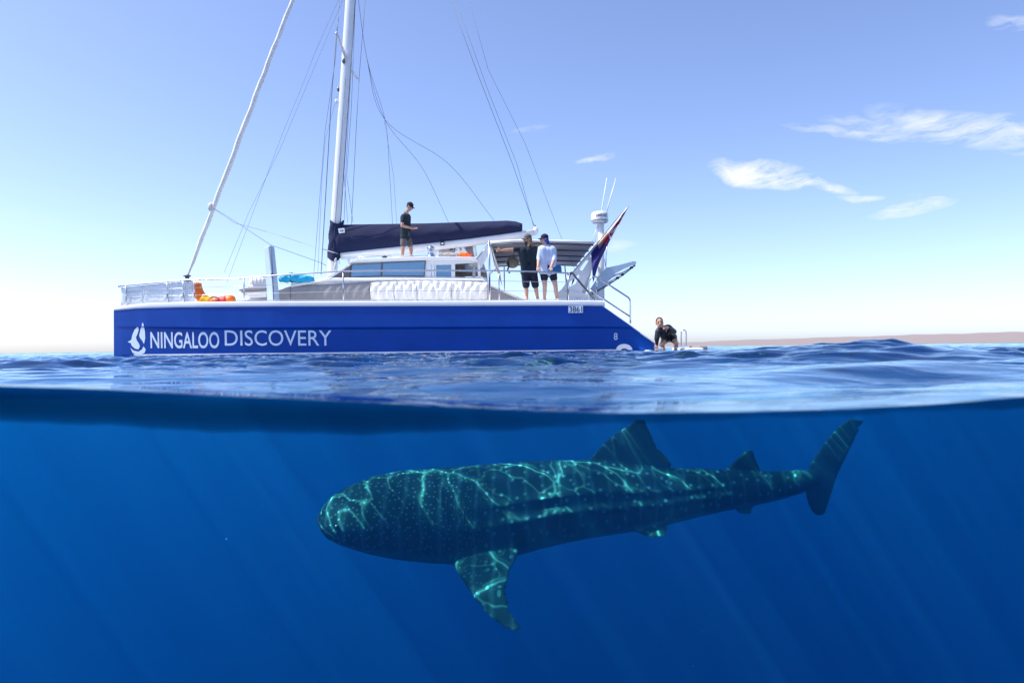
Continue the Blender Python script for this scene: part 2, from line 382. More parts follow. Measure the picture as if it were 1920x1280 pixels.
def water_volume():
    m = bpy.data.materials.new('sea_water'); m.use_nodes = True; N = m.node_tree.nodes; L = m.node_tree.links; N.clear()
    out = N.new('ShaderNodeOutputMaterial'); add = N.new('ShaderNodeAddShader'); s = N.new('ShaderNodeVolumeScatter'); a = N.new('ShaderNodeVolumeAbsorption')
    SS, SA = (.002, .0122, .0345), (.35, .047, .0250)
    s.inputs['Density'].default_value = .1; s.inputs['Color'].default_value = (*[x/.1 for x in SS], 1); s.inputs['Anisotropy'].default_value = .52
    a.inputs['Density'].default_value = .5; a.inputs['Color'].default_value = (*[1-x/.5 for x in SA], 1)
    L.new(s.outputs[0], add.inputs[0]); L.new(a.outputs[0], add.inputs[1]); L.new(add.outputs[0], out.inputs['Volume']); return m
ri = np.unique(np.r_[0:len(ys):3, len(ys)-1]); ci = np.unique(np.r_[0:NC:3, NC-1]); sub = np.ix_(ri, ci)
link('underwater_haze', sea_mesh('underwater_haze', GX[sub], GY[sub], GZ[sub], -.002, True), water_volume(), kind='stuff')
# the bead of water drawn up along the front edge
def meniscus():
    us = np.linspace(-500, 2420, 150); V = []; Fs = []; n = 14
    bot = np.interp(us, [-500, 0, 200, 400, 600, 800, 1000, 1150, 1400, 1920, 2420], [778, 789, 800, 811, 816, 813, 805, 795, 787, 765, 750])
    top = np.interp(us, EDGE_U, EDGE_V)-3
    bot = np.convolve(np.pad(bot, 6, mode='edge'), np.ones(13)/13, 'valid')
    bot = bot+1.6*np.sin(us*.021)+1.2*np.sin(us*.047+1)+.7*np.sin(us*.11+2); top = top+.9*np.sin(us*.033+.5)+.6*np.sin(us*.09)
    for i, (u, t, b) in enumerate(zip(us, top, bot)):
        a = W(u, t, .97); c = W(u, b, .97); mid = (a+c)/2; hz = (a.z-c.z)/2; hy = .011*min(1, hz/.022)+.001
        for k in range(n): q = 6.2832*k/n; V.append((mid.x, .972+hy*math.cos(q), mid.z+hz*math.sin(q)))
    for i in range(len(us)-1):
        for k in range(n): Fs.append((i*n+k, i*n+(k+1) % n, (i+1)*n+(k+1) % n, (i+1)*n+k))
    Fs += [tuple(range(n)), tuple(range((len(us)-1)*n, len(us)*n))]
    m = bpy.data.materials.new('meniscus_water'); m.use_nodes = True; N = m.node_tree.nodes; L = m.node_tree.links; N.clear()
    out = N.new('ShaderNodeOutputMaterial'); a = N.new('ShaderNodeVolumeAbsorption'); a.inputs['Density'].default_value = 80; a.inputs['Color'].default_value = (.2, .42, .45, 1)
    L.new(a.outputs[0], out.inputs['Volume'])
    obj('water_meniscus', (V, Fs), m, smooth=True, kind='structure')
meniscus()
mat('plankton', (.10, .16, .16), .8)
specks = []
for k in range(70):
    Yk = 2.6+5*random.random(); p = W(random.uniform(-100, 2020), random.uniform(830, 1290), Yk); rk = .0010+.0012*random.random()*Yk**.5
    specks.append(([(p.x+a*rk, p.y+b*rk, p.z+c*rk) for a, b, c in ((1, 0, 0), (-1, 0, 0), (0, 1, 0), (0, -1, 0), (0, 0, 1), (0, 0, -1))], [(0, 2, 4), (2, 1, 4), (1, 3, 4), (3, 0, 4), (2, 0, 5), (1, 2, 5), (3, 1, 5), (0, 3, 5)]))
obj('drifting_plankton', join(*specks), 'plankton', kind='stuff')
mat('sand', (.12, .11, .09), .95)
obj('seabed', ([(-3000, -3000, -42), (3000, -3000, -42), (3000, 6000, -42), (-3000, 6000, -42)], [(0, 1, 2, 3)]), 'sand', kind='structure')
def coast():
    mat('coast_land', (.27, .225, .215), .95, var=.2)
    us = np.linspace(1180, 2700, 190); top = np.interp(us, [1180, 1300, 1400, 1600, 1800, 1920, 2300, 2700], [645, 641, 637, 631, 625, 622, 619, 620])
    prof = [(0, 0), (.25, .35), (.6, .75), (1, 1), (1.6, .9), (2.4, .5), (3, 0)]; V = []; Fs = []
    for i, (u, t) in enumerate(zip(us, top)):
        p = W(u, t, 4200.0); base = .12
        for k, (dy, hh) in enumerate(prof):
            Y = 4200+(dy-1)*400; V.append((p.x*Y/4200, Y, max(-1, (p.z-0)*hh*(1+(.03*math.sin(i*.31+k*2)+.02*math.sin(i*.83+k))))-1+(0 if k in (0, 6) else 1)))
    n = len(prof)
    for i in range(len(us)-1):
        for k in range(n-1): Fs.append((i*n+k, i*n+k+1, (i+1)*n+k+1, (i+1)*n+k))
    obj('coast_hills', (V, Fs), 'coast_land', smooth=True, kind='structure')
coast()
# ------------------------------------------------------------------ whale shark
def shark_skin():
    m = bpy.data.materials.new('shark_skin'); m.use_nodes = True; nt = m.node_tree; N = nt.nodes; L = nt.links; b = N['Principled BSDF']
    b.inputs['Roughness'].default_value = .6; b.inputs['Specular IOR Level'].default_value = .06
    at = N.new('ShaderNodeAttribute'); at.attribute_name = 'shark_uv'
    sx = N.new('ShaderNodeSeparateXYZ'); L.new(at.outputs['Vector'], sx.inputs[0])
    def mth(op, a, b_, clamp=False):
        n = N.new('ShaderNodeMath'); n.operation = op; n.use_clamp = clamp
        for i, x in enumerate((a, b_)):
            if isinstance(x, (int, float)): n.inputs[i].default_value = x
            else: L.new(x, n.inputs[i])
        return n.outputs[0]
    def spots(scale, r, soft):
        v = N.new('ShaderNodeTexVoronoi'); v.voronoi_dimensions = '2D'; v.inputs['Scale'].default_value = scale; v.inputs['Randomness'].default_value = .85; L.new(at.outputs['Vector'], v.inputs['Vector'])
        mr = N.new('ShaderNodeMapRange'); L.new(v.outputs['Distance'], mr.inputs['Value']); mr.inputs['From Min'].default_value = r; mr.inputs['From Max'].default_value = r-soft; return mr.outputs[0]
    head = N.new('ShaderNodeMapRange'); L.new(sx.outputs[0], head.inputs['Value']); head.inputs['From Min'].default_value = 1.1; head.inputs['From Max'].default_value = 1.5
    sp = mth('ADD', mth('MULTIPLY', spots(19, .2, .1), mth('SUBTRACT', 1.0, head.outputs[0])), mth('MULTIPLY', spots(8.5, .17, .06), head.outputs[0]))
    bars = N.new('ShaderNodeTexWave'); bars.inputs['Scale'].default_value = 2.1; bars.inputs['Distortion'].default_value = 2.2; bars.inputs['Detail'].default_value = 2; L.new(at.outputs['Vector'], bars.inputs['Vector'])
    br = mth('MULTIPLY', mth('POWER', bars.outputs['Fac'], 9.0), .5)
    no = N.new('ShaderNodeTexNoise'); no.inputs['Scale'].default_value = 9; no.inputs['Detail'].default_value = 6; L.new(at.outputs['Vector'], no.inputs['Vector'])
    pale = mth('MAXIMUM', mth('MULTIPLY', sp, mth('ADD', no.outputs['Fac'], .25)), mth('MULTIPLY', br, no.outputs['Fac']), True)
    fm = N.new('ShaderNodeMapRange'); L.new(sx.outputs[2], fm.inputs['Value']); fm.inputs['From Min'].default_value = 1.3; fm.inputs['From Max'].default_value = 1.05; pale = mth('MULTIPLY', pale, fm.outputs[0])
    mx = N.new('ShaderNodeMix'); mx.data_type = 'RGBA'; L.new(pale, mx.inputs[0]); mx.inputs[6].default_value = (.026, .037, .041, 1); mx.inputs[7].default_value = (.22, .26, .26, 1)
    bl = N.new('ShaderNodeMapRange'); L.new(sx.outputs[2], bl.inputs['Value']); bl.inputs['From Min'].default_value = -.55; bl.inputs['From Max'].default_value = -.85
    m2 = N.new('ShaderNodeMix'); m2.data_type = 'RGBA'; L.new(bl.outputs[0], m2.inputs[0]); L.new(mx.outputs[2], m2.inputs[6]); m2.inputs[7].default_value = (.16, .18, .19, 1)
    vr = N.new('ShaderNodeMix'); vr.data_type = 'RGBA'; vr.blend_type = 'MULTIPLY'; vr.inputs[0].default_value = .6; L.new(m2.outputs[2], vr.inputs[6]); L.new(no.outputs['Color'], vr.inputs[7])
    gm = N.new('ShaderNodeMix'); gm.data_type = 'RGBA'; gm.blend_type = 'MULTIPLY'; gm.inputs[0].default_value = 1; L.new(vr.outputs[2], gm.inputs[6]); gm.inputs[7].default_value = (1.3, 1.3, 1.3, 1)
    L.new(gm.outputs[2], b.inputs['Base Color'])
    bp = N.new('ShaderNodeBump'); bp.inputs['Strength'].default_value = .12; L.new(no.outputs['Fac'], bp.inputs['Height']); L.new(bp.outputs[0], b.inputs['Normal'])
    M['shark_skin'] = m
shark_skin()
SK_U = [598, 606, 622, 650, 700, 750, 800, 850, 900, 950, 1000, 1050, 1100, 1150, 1200, 1250, 1300, 1350, 1400, 1450, 1500, 1535]
SK_T = [962, 947, 930, 912, 893, 883, 879, 876, 872, 868, 865, 863, 862, 866, 872, 876, 878, 880, 882, 883, 880, 882]
SK_B = [978, 993, 1006, 1017, 1031, 1041, 1047, 1050, 1048, 1040, 1026, 1014, 1004, 997, 990, 980, 968, 957, 948, 938, 924, 912]
SK_W = [.9, 1.25, 1.35, 1.32, 1.22, 1.12, 1.05, 1.0, .98, .97, .97, .97, .96, .94, .92, .9, .88, .86, .84, .82, .8, .62]
def sk_y(u): return 5.75+(u-600)/1020*1.35+.10*math.sin((u-600)/1020*5.5)
def shark():
    root = thing('whale_shark', (W(960, 960, 6.2).x, 6.3, -2.2), 'large spotted whale shark swimming to the left under water below the boat', 'shark')
    us = np.concatenate([np.linspace(598, 660, 14), np.linspace(668, 1535, 90)]); V = []; Fs = []; n = 80
    def sect(u, q):
        """a point on the skin: a section with sloping shoulders, ridges along the flank and a flatter belly"""
        Y = sk_y(u); t, b, wv = (float(np.interp(u, SK_U, k)) for k in (SK_T, SK_B, SK_W))
        a, c = W(u, t, Y), W(u, b, Y); h = (a.z-c.z)/2; low = .40; zc_ = c.z+2*h*low; ww = h*wv
        cx, sz = math.cos(q), math.sin(q); rid = float(np.clip((u-830)/200, 0, 1)*np.clip((1530-u)/250, 0.25, 1))
        e = 1.12 if sz > 0 else .85
        px = math.copysign(abs(cx)**(e if sz > 0 else .85), cx); pz = math.copysign(abs(sz)**e, sz); qq = math.asin(max(-1, min(1, sz))); bump = 0
        for r0, am in ((.95, .022), (.50, .036), (.12, .034)): bump += am*math.exp(-((qq-r0)/.07)**2)
        return Vector((a.x, Y-px*ww*(1+bump*rid*3.0), zc_+pz*2*h*((1-low) if sz > 0 else low)*(1+bump*rid*.8)))
    for u in us:
        for k in range(n): V.append(sect(u, 2*math.pi*k/n))
    nr = len(us)
    for i in range(nr-1):
        for k in range(n): Fs.append((i*n+k, i*n+(k+1) % n, (i+1)*n+(k+1) % n, (i+1)*n+k))
    Fs += [tuple(range(n)), tuple(range((nr-1)*n, nr*n))]
    def fin(secs, th, m=16):
        """sections (leading (u,v,Y), trailing (u,v,Y)) from root to tip"""
        V, Fs = [], []; S_ = [(W(*a), W(*b)) for a, b in secs]
        nrm = None
        fine = []
        for i in range(len(S_)-1):
            for k in range(6): t = k/6; fine.append((S_[i][0].lerp(S_[i+1][0], t), S_[i][1].lerp(S_[i+1][1], t)))
        fine.append(S_[-1])
        span = (S_[-1][0]+S_[-1][1])/2-(S_[0][0]+S_[0][1])/2
        for i, (a, b) in enumerate(fine):
            ch = b-a; nn = ch.cross(span).normalized(); L_ = ch.length; tt_ = th*(1-.75*i/len(fine))
            for k in range(m):
                q = 2*math.pi*k/m; x = .5-.5*math.cos(q); y = math.sin(q)*tt_*(1.25-.9*x)*L_*.5+(0)
                V.append(a+ch*x+nn*(y+math.copysign(.006, math.sin(q))))
        for i in range(len(fine)-1):
            for k in range(m): Fs.append((i*m+k, i*m+(k+1) % m, (i+1)*m+(k+1) % m, (i+1)*m+k))
        Fs += [tuple(range(m)), tuple(range((len(fine)-1)*m, len(fine)*m))]
        return V, Fs
    y = sk_y
    d1, d2, ca, an, pe = y(1180), y(1400), y(1550), y(1390), y(1220)
    parts = [(V, Fs),
        fin([((1085, 895, d1), (1235, 900, d1)), ((1108, 856, d1), (1242, 872, d1)), ((1135, 826, d1), (1236, 846, d1)), ((1162, 806, d1), (1226, 822, d1)), ((1182, 794, d1), (1217, 800, d1)), ((1192, 784, d1), (1214, 786, d1))], .16),
        fin([((1205, 886, d1), (1258, 884, d1)), ((1206, 872, d1), (1260, 866, d1)), ((1210, 856, d1), (1248, 852, d1)), ((1210, 840, d1), (1236, 838, d1))], .16),
        fin([((1348, 902, d2), (1428, 904, d2)), ((1358, 882, d2), (1431, 887, d2)), ((1378, 862, d2), (1423, 871, d2)), ((1394, 847, d2), (1416, 852, d2)), ((1402, 842, d2), (1413, 843, d2))], .24),
        fin([((1505, 905, ca), (1560, 925, ca)), ((1514, 880, ca), (1568, 896, ca)), ((1530, 850, ca), (1583, 866, ca)), ((1550, 822, ca+.05), (1598, 838, ca+.05)), ((1572, 798, ca+.08), (1611, 808, ca+.08)), ((1592, 784, ca+.1), (1622, 786, ca+.1))], .14),
        fin([((1505, 895, ca), (1572, 892, ca)), ((1508, 918, ca), (1563, 915, ca)), ((1512, 940, ca), (1556, 940, ca)), ((1520, 958, ca), (1550, 958, ca)), ((1528, 966, ca), (1544, 966, ca))], .13),
        fin([((1362, 935, an), (1416, 932, an)), ((1376, 950, an), (1413, 948, an)), ((1386, 964, an-.02), (1410, 965, an-.02))], .22),
        fin([((1165, 985, pe-.12), (1252, 968, pe-.12)), ((1188, 995, pe-.24), (1252, 985, pe-.24)), ((1214, 1006, pe-.36), (1250, 1005, pe-.36))], .18),
        fin([((1165, 985, pe+.12), (1252, 968, pe+.12)), ((1190, 988, pe+.28), (1250, 980, pe+.28)), ((1220, 990, pe+.4), (1242, 990, pe+.4))], .10),
        fin([((838, 1015, 5.98), (968, 1012, 6.0)), ((838, 1044, 5.84), (977, 1034, 5.86)), ((862, 1082, 5.62), (958, 1068, 5.66)), ((888, 1122, 5.42), (949, 1106, 5.45)), ((918, 1157, 5.24), (957, 1142, 5.26)), ((944, 1177, 5.12), (971, 1164, 5.13)), ((966, 1183, 5.06), (981, 1178, 5.06))], .16),
        fin([((838, 1010, 6.2), (968, 1010, 6.2)), ((850, 1012, 6.6), (965, 1010, 6.6)), ((890, 1016, 7.0), (960, 1014, 7.0)), ((950, 1020, 7.3), (985, 1018, 7.3))], .14)]
    me = fuse(parts, .016, 5)
    # coordinates that follow the body: metres behind the snout, height on the flank
    nv = len(me.vertices); co = np.empty(nv*3); me.vertices.foreach_get('co', co); co = co.reshape(-1, 3)
    Y = co[:, 1]; xu = 960+co[:, 0]/np.maximum(Y, 1)*F_PX
    mid = np.array([(W(u, (t+b)/2, sk_y(u)).z, (b-t)/2/F_PX*sk_y(u)) for u, t, b in zip(SK_U, SK_T, SK_B)])
    mz = np.interp(xu, SK_U, mid[:, 0]); mh = np.interp(xu, SK_U, mid[:, 1])
    a = me.attributes.new('shark_uv', 'FLOAT_VECTOR', 'POINT')
    yc = np.interp(co[:, 0], [W(u, 950, sk_y(u)).x for u in range(560, 1700, 20)], [sk_y(u) for u in range(560, 1700, 20)])
    rad = (co[:, 2]-mz)*1.0+np.where(np.abs(co[:, 2]-mz) < mh, (Y-yc)*.45, 0)
    zz = (co[:, 2]-mz)/mh; wd = np.interp(xu, SK_U, SK_W)*mh; zz = np.where(np.abs(Y-yc) > wd*.93, 0, zz); zz = np.where((xu > 1508) | (zz > 1.06), 2, zz)
    a.data.foreach_set('vector', np.stack([co[:, 0]+1.6, rad, zz], -1).astype(np.float32).ravel())
    link('body', me, 'shark_skin', root, True)
    for k in range(5):
        u = 836+k*15; pts = []
        for j in range(11):
            q = R(-30+j*7); p = sect(u+5*math.sin(j/10*3.14)+j*.6, q); pts.append(p+Vector((0, .0045, 0)))
        obj('gill_slit', tube(pts, [.002]+[.0075]*9+[.002], 6), 'black_rubber', root, True)
    c = sect(648, R(6)); obj('eye', ball(c+Vector((0, .008, 0)), .022), 'eye_dark', root, True)
    ml = [(600, 40), (602, 12), (606, 2), (614, -4), (626, -10), (640, -18), (652, -28)]
    obj('mouth', tube([sect(u_, R(q_)) for u_, q_ in ml], [.006, .012, .014, .014, .013, .011, .005], 8), 'black_rubber', root, True)
shark()
# ------------------------------------------------------------------ catamaran
YN = 17.1                      # outer side of the near hull
HC, FC = 17.9, 22.7            # centre lines of the two hulls
MID = 20.3
def YS(u): return float(np.interp(u, [213, 240, 330, 480, 700, 1000, 1228], [17.85, 17.78, 17.5, 17.2, 17.1, 17.12, 17.24]))
def X(u, Y=None): return W(u, 620, Y or YS(u)).x
def Z(u, v, Y=None): return W(u, v, Y or YS(u)).z
cat = thing('catamaran', (X(700), MID, 0), 'blue hulled sailing catamaran lying side on across the water', 'boat')
SH_U = [213, 260, 330, 420, 560, 700, 860, 1000, 1100, 1127, 1150, 1180, 1205, 1228]
SH_V = [581, 577, 575, 574, 573, 572.5, 572, 571.5, 571.5, 572, 588, 609, 627, 643]
SHX = [X(u) for u in SH_U]; SHZ = [Z(u, v) for u, v in zip(SH_U, SH_V)]
XB, XS = SHX[0], SHX[-1]
HB_X = [XB, XB+.25, XB+1, XB+2.5, XB+4.5, XB+8, XB+12, XS]
HB_B = [.045, .12, .30, .58, .76, .80, .78, .66]
def sheer(x): return float(np.interp(x, SHX, SHZ))
def halfb(x, z):
    b = float(np.interp(x, HB_X, HB_B)); zk = float(np.interp(x, [XB, XB+3, XS], [.80, .70, .62])); 
    if z >= zk: f = 1.0
    elif z > zk-.05: f = 1-.05*min(1, b/.4)*(zk-z)/.05
    else: f = 1-.05*min(1, b/.4)-.10*((zk-.05-z)/1.3)**1.3
    return b*f, zk
def hull_mesh(yc):
    xs = np.concatenate([np.linspace(XB, XB+1, 10), np.linspace(XB+1.1, SHX[9], 50), np.linspace(SHX[9]+.05, XS, 14)]); V = []; Fs = []
    for x in xs:
        t = sheer(x); zk = halfb(x, 0)[1]; zs = sorted([t, min(zk, t-.002), min(zk-.05, t-.004), min(.45, t-.006), min(.2, t-.01), .0-.0, -.25, -.5], reverse=True)
        if t < .12: zs = [t, t-.005, t-.01, t-.015, t-.02, t-.03, -.25, -.5]
        ring = [(halfb(x, z)[0]*(.35 if z < -.4 else .8 if z < -.2 else 1), z) for z in zs]
        for b, z in ring: V.append((x, yc-b, z))
        for b, z in ring[::-1]: V.append((x, yc+b, z))
    n = 16
    for i in range(len(xs)-1):
        for k in range(n): Fs.append((i*n+k, i*n+(k+1) % n, (i+1)*n+(k+1) % n, (i+1)*n+k))
    Fs += [tuple(range(n)), tuple(range((len(xs)-1)*n, len(xs)*n))]
    return V, Fs
def side_y(x, z, yc=HC): return yc-halfb(x, z)[0]
hull = obj('hull', hull_mesh(HC), 'hull_blue', cat);  hull['label'] = 'blue hull carrying the name in pale letters'
far = obj('hull', hull_mesh(FC), 'hull_blue', cat)
# gunwale: pale rounded strip along each deck edge, toe rail, boot stripe
def gunwale(yc, parent):
    xs = np.linspace(XB+.03, SHX[9]+.1, 60); V = []; Fs = []
    prof = [(.012, -.02), (.022, .02), (.018, .085), (-.02, .115), (-.09, .12), (-.09, -.02)]
    for x in xs:
        t = sheer(min(x, SHX[9])); b = float(np.interp(x, HB_X, HB_B))
        k_ = float(np.interp(x, [XB, XB+1.2], [.45, 1]))
        for dy, dz in prof: V.append((x, yc-b-max(dy, -b*.9), t+dz*(k_ if dz > 0 else 1)))
    n = len(prof)
    for i in range(len(xs)-1):
        for k in range(n): Fs.append((i*n+k, i*n+(k+1) % n, (i+1)*n+(k+1) % n, (i+1)*n+k))
    Fs += [tuple(range(n)), tuple(range((len(xs)-1)*n, len(xs)*n))]
    return obj('gunwale', (V, Fs), 'gelcoat', parent)
gunwale(HC, hull)
V = []; Fs = []                                  # deck of each hull
def hull_deck(yc, parent):
    xs = np.linspace(XB+.05, SHX[9]+.1, 40); V = []; Fs = []
    for x in xs:
        t = sheer(min(x, SHX[9]))+.10; b = float(np.interp(x, HB_X, HB_B))-.06
        V += [(x, yc-max(b, .01), t), (x, yc+max(b, .01), t), (x, yc+max(b, .01), t-.06), (x, yc-max(b, .01), t-.06)]
    for i in range(len(xs)-1):
        for k in range(4): Fs.append((i*4+k, i*4+(k+1) % 4, (i+1)*4+(k+1) % 4, (i+1)*4+k))
    Fs += [(0, 1, 2, 3), tuple(range(len(xs)*4-4, len(xs)*4))]
    obj('deck', (V, Fs), 'gelcoat', parent)
hull_deck(HC, hull); hull_deck(FC, far)
ZD = sheer(X(1000))+.10
holes = []
for u in np.arange(446, 1120, 4.6):
    x = X(u); y = side_y(x, 1.1)+.02; z = sheer(x)+.12; holes.append(box(x-.016, x+.016, y-.014, y+.014, z, z+.028))
obj('toe_rail', join(*holes), 'boot_white', hull, kind='stuff')
def side_strip(x0, x1, za, zb, off, n=40):
    V = []; Fs = []
    for i in range(n+1):
        x = x0+(x1-x0)*i/n; a = za(x) if callable(za) else za; b = zb(x) if callable(zb) else zb
        V += [(x, side_y(x, a)-off, a), (x, side_y(x, b)-off, b), (x, side_y(x, b)+.02, b), (x, side_y(x, a)+.02, a)]
    for i in range(n):
        for k in range(4): Fs.append((i*4+k, i*4+(k+1) % 4, (i+1)*4+(k+1) % 4, (i+1)*4+k))
    return V, Fs+[(0, 1, 2, 3), tuple(range(n*4, n*4+4))]
obj('boot_stripe', side_strip(XB+.6, X(1165), -.03, .055, .008), 'boot_white', hull)
obj('rubbing_strake', side_strip(XB+.1, X(1130), lambda x: halfb(x, 0)[1]-.012, lambda x: halfb(x, 0)[1]+.012, .018), 'hull_blue', hull)
# name, emblem, numbers
def on_side(pts, fs, u0, u1, v0, v1, off=.010):
    out = []
    for a, b in pts:
        u = u0+(u1-u0)*a; v = v1+(v0-v1)*b; x = X(u); z = Z(u, v); out.append((x, side_y(x, z)-off, z))
    return out, fs
def lettering(s, u0, u1, v0, v1, m, bold=0, name='lettering', off=.010):
    p, f = text_mesh(s, bold); return obj(name, on_side(p, f, u0, u1, v0, v1, off), m, hull, kind='stuff')
lettering('NINGALOO', 284, 412, 622, 653, 'letter_white', .014)
lettering('DISCOVERY', 422, 621, 619, 648, 'letter_white', .002)
lettering('8', 1151, 1158, 624, 637, 'letter_white')
def side_shape(poly, m, name, off=.010):
    p = [(a, b) for a, b in poly]; tr = tessellate_polygon([[Vector((a, b, 0)) for a, b in p]])
    V = []
    for u, v in p: x = X(u); z = Z(u, v); V.append((x, side_y(x, z)-off, z))
    return obj(name, (V, [tuple(t) for t in tr]), m, hull)
def smooth2(poly, n=5):
    q = [Vector((a, b, 0)) for a, b in poly]; q = q+[q[0]]; return [(p.x, p.y) for p in curve_pts(q, n)[:-1]]
side_shape([(270.5, 604), (272.5, 611), (274, 621), (274.5, 634), (272, 645), (269, 639), (265, 634), (263, 629), (266, 616)], 'letter_white', 'emblem_sail')
side_shape([(261, 611), (262.5, 617), (260, 626), (257, 632), (258.5, 638), (263, 645), (264, 650), (261, 655), (254, 653), (248, 647), (247, 643), (241, 641), (248, 637), (250, 628), (254, 619)], 'letter_white', 'emblem_sail')
side_shape([(246, 652), (252, 657), (261, 659), (268, 655), (271, 649), (275, 655), (273, 661), (266, 665), (257, 665), (250, 661)], 'letter_white', 'emblem_hull')
def plaque():
    x0, x1 = X(1066), X(1093); z0, z1 = Z(1080, 586.5), Z(1080, 573.5); y = side_y((x0+x1)/2, z0)
    p = obj('number_plate', box(x0, x1, y-.016, y+.01, z0, z1), 'letter_white', hull)
    pt, f = text_mesh('3861', .016); q_ = on_side(pt, f, 1067.5, 1091.5, 574.5, 585.5, .022)[0]; obj('numerals', ([(a, y-.019, c) for a, b, c in q_], f), 'number_dark', p, kind='stuff')
plaque()
x = X(1170); a_ = [(x+.21*math.cos(R(q)), .02+.17*math.sin(R(q))) for q in range(0, 181, 15)]+[(x+.10*math.cos(R(q)), .02+.055*math.sin(R(q))) for q in range(180, -1, -15)]
yf = side_y(x, .1); obj('exhaust_flange', prism_xz(a_, yf-.05, yf+.02), 'boot_white', hull)
# stern steps down the sugar scoop
for i in range(4):
    u = 1140+i*22; xx = X(u); zt = sheer(xx+.2)-.04
    obj('stern_step', box(xx-.10, xx+.20, HC-.55, HC+.55, zt-.16, zt+.02, .01), 'gelcoat', hull)
xs_ = np.linspace(X(1130), XS-.02, 20); V = []; Fs = []
for x in xs_:
    b = halfb(x, .3)[0]; t = sheer(x); V += [(x, HC-b-.006, t-.012), (x, HC-b-.006, t+.022), (x, HC-b+.09, t+.022), (x, HC-b+.09, t-.012)]
for i in range(19):
    for k in range(4): Fs.append((i*4+k, i*4+(k+1) % 4, (i+1)*4+(k+1) % 4, (i+1)*4+k))
obj('stern_edge', (V, Fs+[(0, 1, 2, 3), (76, 77, 78, 79)]), 'gelcoat', hull)
obj('swim_step', box(XS-.25, XS+.95, HC-.95, HC+.6, -.16, -.03, .03), 'gelcoat', hull)

# bridge deck between the hulls, trampoline beam
bd = obj('bridge_deck', prism_xz([(X(432), .72), (X(450), ZD-.03), (X(1075), ZD-.03), (X(1100), .75)], HC+.55, FC-.55), 'gelcoat', cat)
obj('crossbeam', tube([(X(345, MID), HC+.05, 1.02), (X(345, MID), FC-.05, 1.02)], .11, 14), 'mast_paint', cat, True)
net = []
xa, xb_ = X(300, MID), X(455, MID)
for k in range(26): yv = HC+.7+k*(FC-HC-1.4)/25; net.append(tube([(xa, yv, 1.06), (xb_, yv, 1.06)], .008, 4))
for k in range(20): xv = xa+(xb_-xa)*k/19; net.append(tube([(xv, HC+.6, 1.065), (xv, FC-.6, 1.065)], .008, 4))
obj('trampoline_net', join(*net), 'rope', cat, kind='stuff')

# ---- rails
def S(u, v, Y=None):
    """a point above the near deck edge, following the hull's plan"""
    if Y is None:
        x = X(u); Y = side_y(min(max(x, XB+.05), X(1120)), 1.0)+.10
    return W(u, v, Y)
rail = obj('guard_rail', tube([S(u, v) for u, v in ((222, 537), (232, 535.5), (300, 529), (360, 524), (400, 523.5), (450, 522), (520, 516), (640, 508.5), (700, 507.5), (800, 507), (915, 507.5), (1000, 509), (1064, 512))], .020, 8), 'steel', cat, True)
for u, v in ((236, 535.3), (313, 528), (343, 526), (364, 524), (457, 521.5), (643, 508.3), (935, 507.8), (1065, 512)):
    a = S(u, v); b = Vector((a.x+.01, a.y, sheer(a.x)+.10)); st = obj('stanchion', tube([a, b], .017, 8), 'steel', rail, True)
obj('rail_post', tube([S(917, 452), Vector((S(917, 452).x, S(917, 452).y, ZD))], .027, 10), 'steel', cat, True)
for dv in (.33, .66):
    pts = []
    for u, v in ((236, 535), (313, 528), (457, 521), (643, 508), (800, 507), (935, 508), (1065, 512)):
        a = S(u, v); pts.append(Vector((a.x, a.y, a.z*(1-dv)+(sheer(a.x)+.1)*dv)))
    obj('life_line', tube(pts, .006, 6), 'steel', rail, True)
for (ua, ub) in ((226, 268), (268, 313), (314, 342), (344, 364)):          # bow netting lashed inside the rail
    V = []; Fs = []; n = 8
    for i in range(n+1):
        u = ua+(ub-ua)*i/n; a = S(u, np.interp(u, [222, 300, 364], [537, 529, 524])); zb = sheer(a.x)+.10; bow = .03*math.sin(math.pi*i/n)
        for j in range(6): t = j/5; V.append((a.x, a.y+.03+bow*math.sin(math.pi*t)+.012*math.sin(i*1.9+j), (a.z-.03)*(1-t)+zb*t))
    for i in range(n):
        for j in range(5): Fs.append((i*6+j, i*6+j+1, (i+1)*6+j+1, (i+1)*6+j))
    o = obj('bow_netting', (V, Fs), 'bow_netting', cat, True); s_ = o.modifiers.new('s', 'SOLIDIFY'); s_.thickness = .006

# ---- deckhouse
CN, CF = 18.75, 21.85          # its near and far side
def PX(u, v, Y=CN): p = W(u, v, Y); return (p.x, p.z)
trunk = obj('deckhouse_base', prism_xz([PX(440, 566), PX(500, 549), PX(545, 536), PX(620, 522), PX(700, 517), PX(912, 520), PX(914, 534), PX(985, 562), PX(985, 568), PX(440, 570)], CN, CF, bev=.03), 'gelcoat', cat)
cabin = obj('cabin', prism_xz([PX(603, 523), PX(618, 515), PX(661, 491.5), PX(672, 488), PX(809, 486), PX(809, 522)], CN+.02, CF-.02, bev=.02), 'gelcoat', cat)
roof = obj('cabin_roof', prism_xz([PX(652, 493.5), PX(664, 487.5), PX(672, 486), PX(800, 481.5), PX(896, 482.5), PX(905, 486), PX(906, 491), PX(896, 490), PX(800, 488.5), PX(676, 492)], CN-.10, CF+.10, bev=.02), 'gelcoat', cat)
ZR = PX(760, 483)[1]
def window(poly, parent=None):
    c = (sum(p[0] for p in poly)/len(poly), sum(p[1] for p in poly)/len(poly))
    def grow(k): return [(c[0]+(u-c[0])*(1+k/max(8, abs(u-c[0]))), c[1]+(v-c[1])*(1+k/max(8, abs(v-c[1])))) for u, v in poly]
    fr = obj('window_frame', plate(grow(2.0), CN-.012, .05, [grow(.4)], Yref=CN), 'window_frame', parent or cabin)
    obj('pane', plate(grow(.4), CN-.004, .03, Yref=CN), 'window_glass', fr)
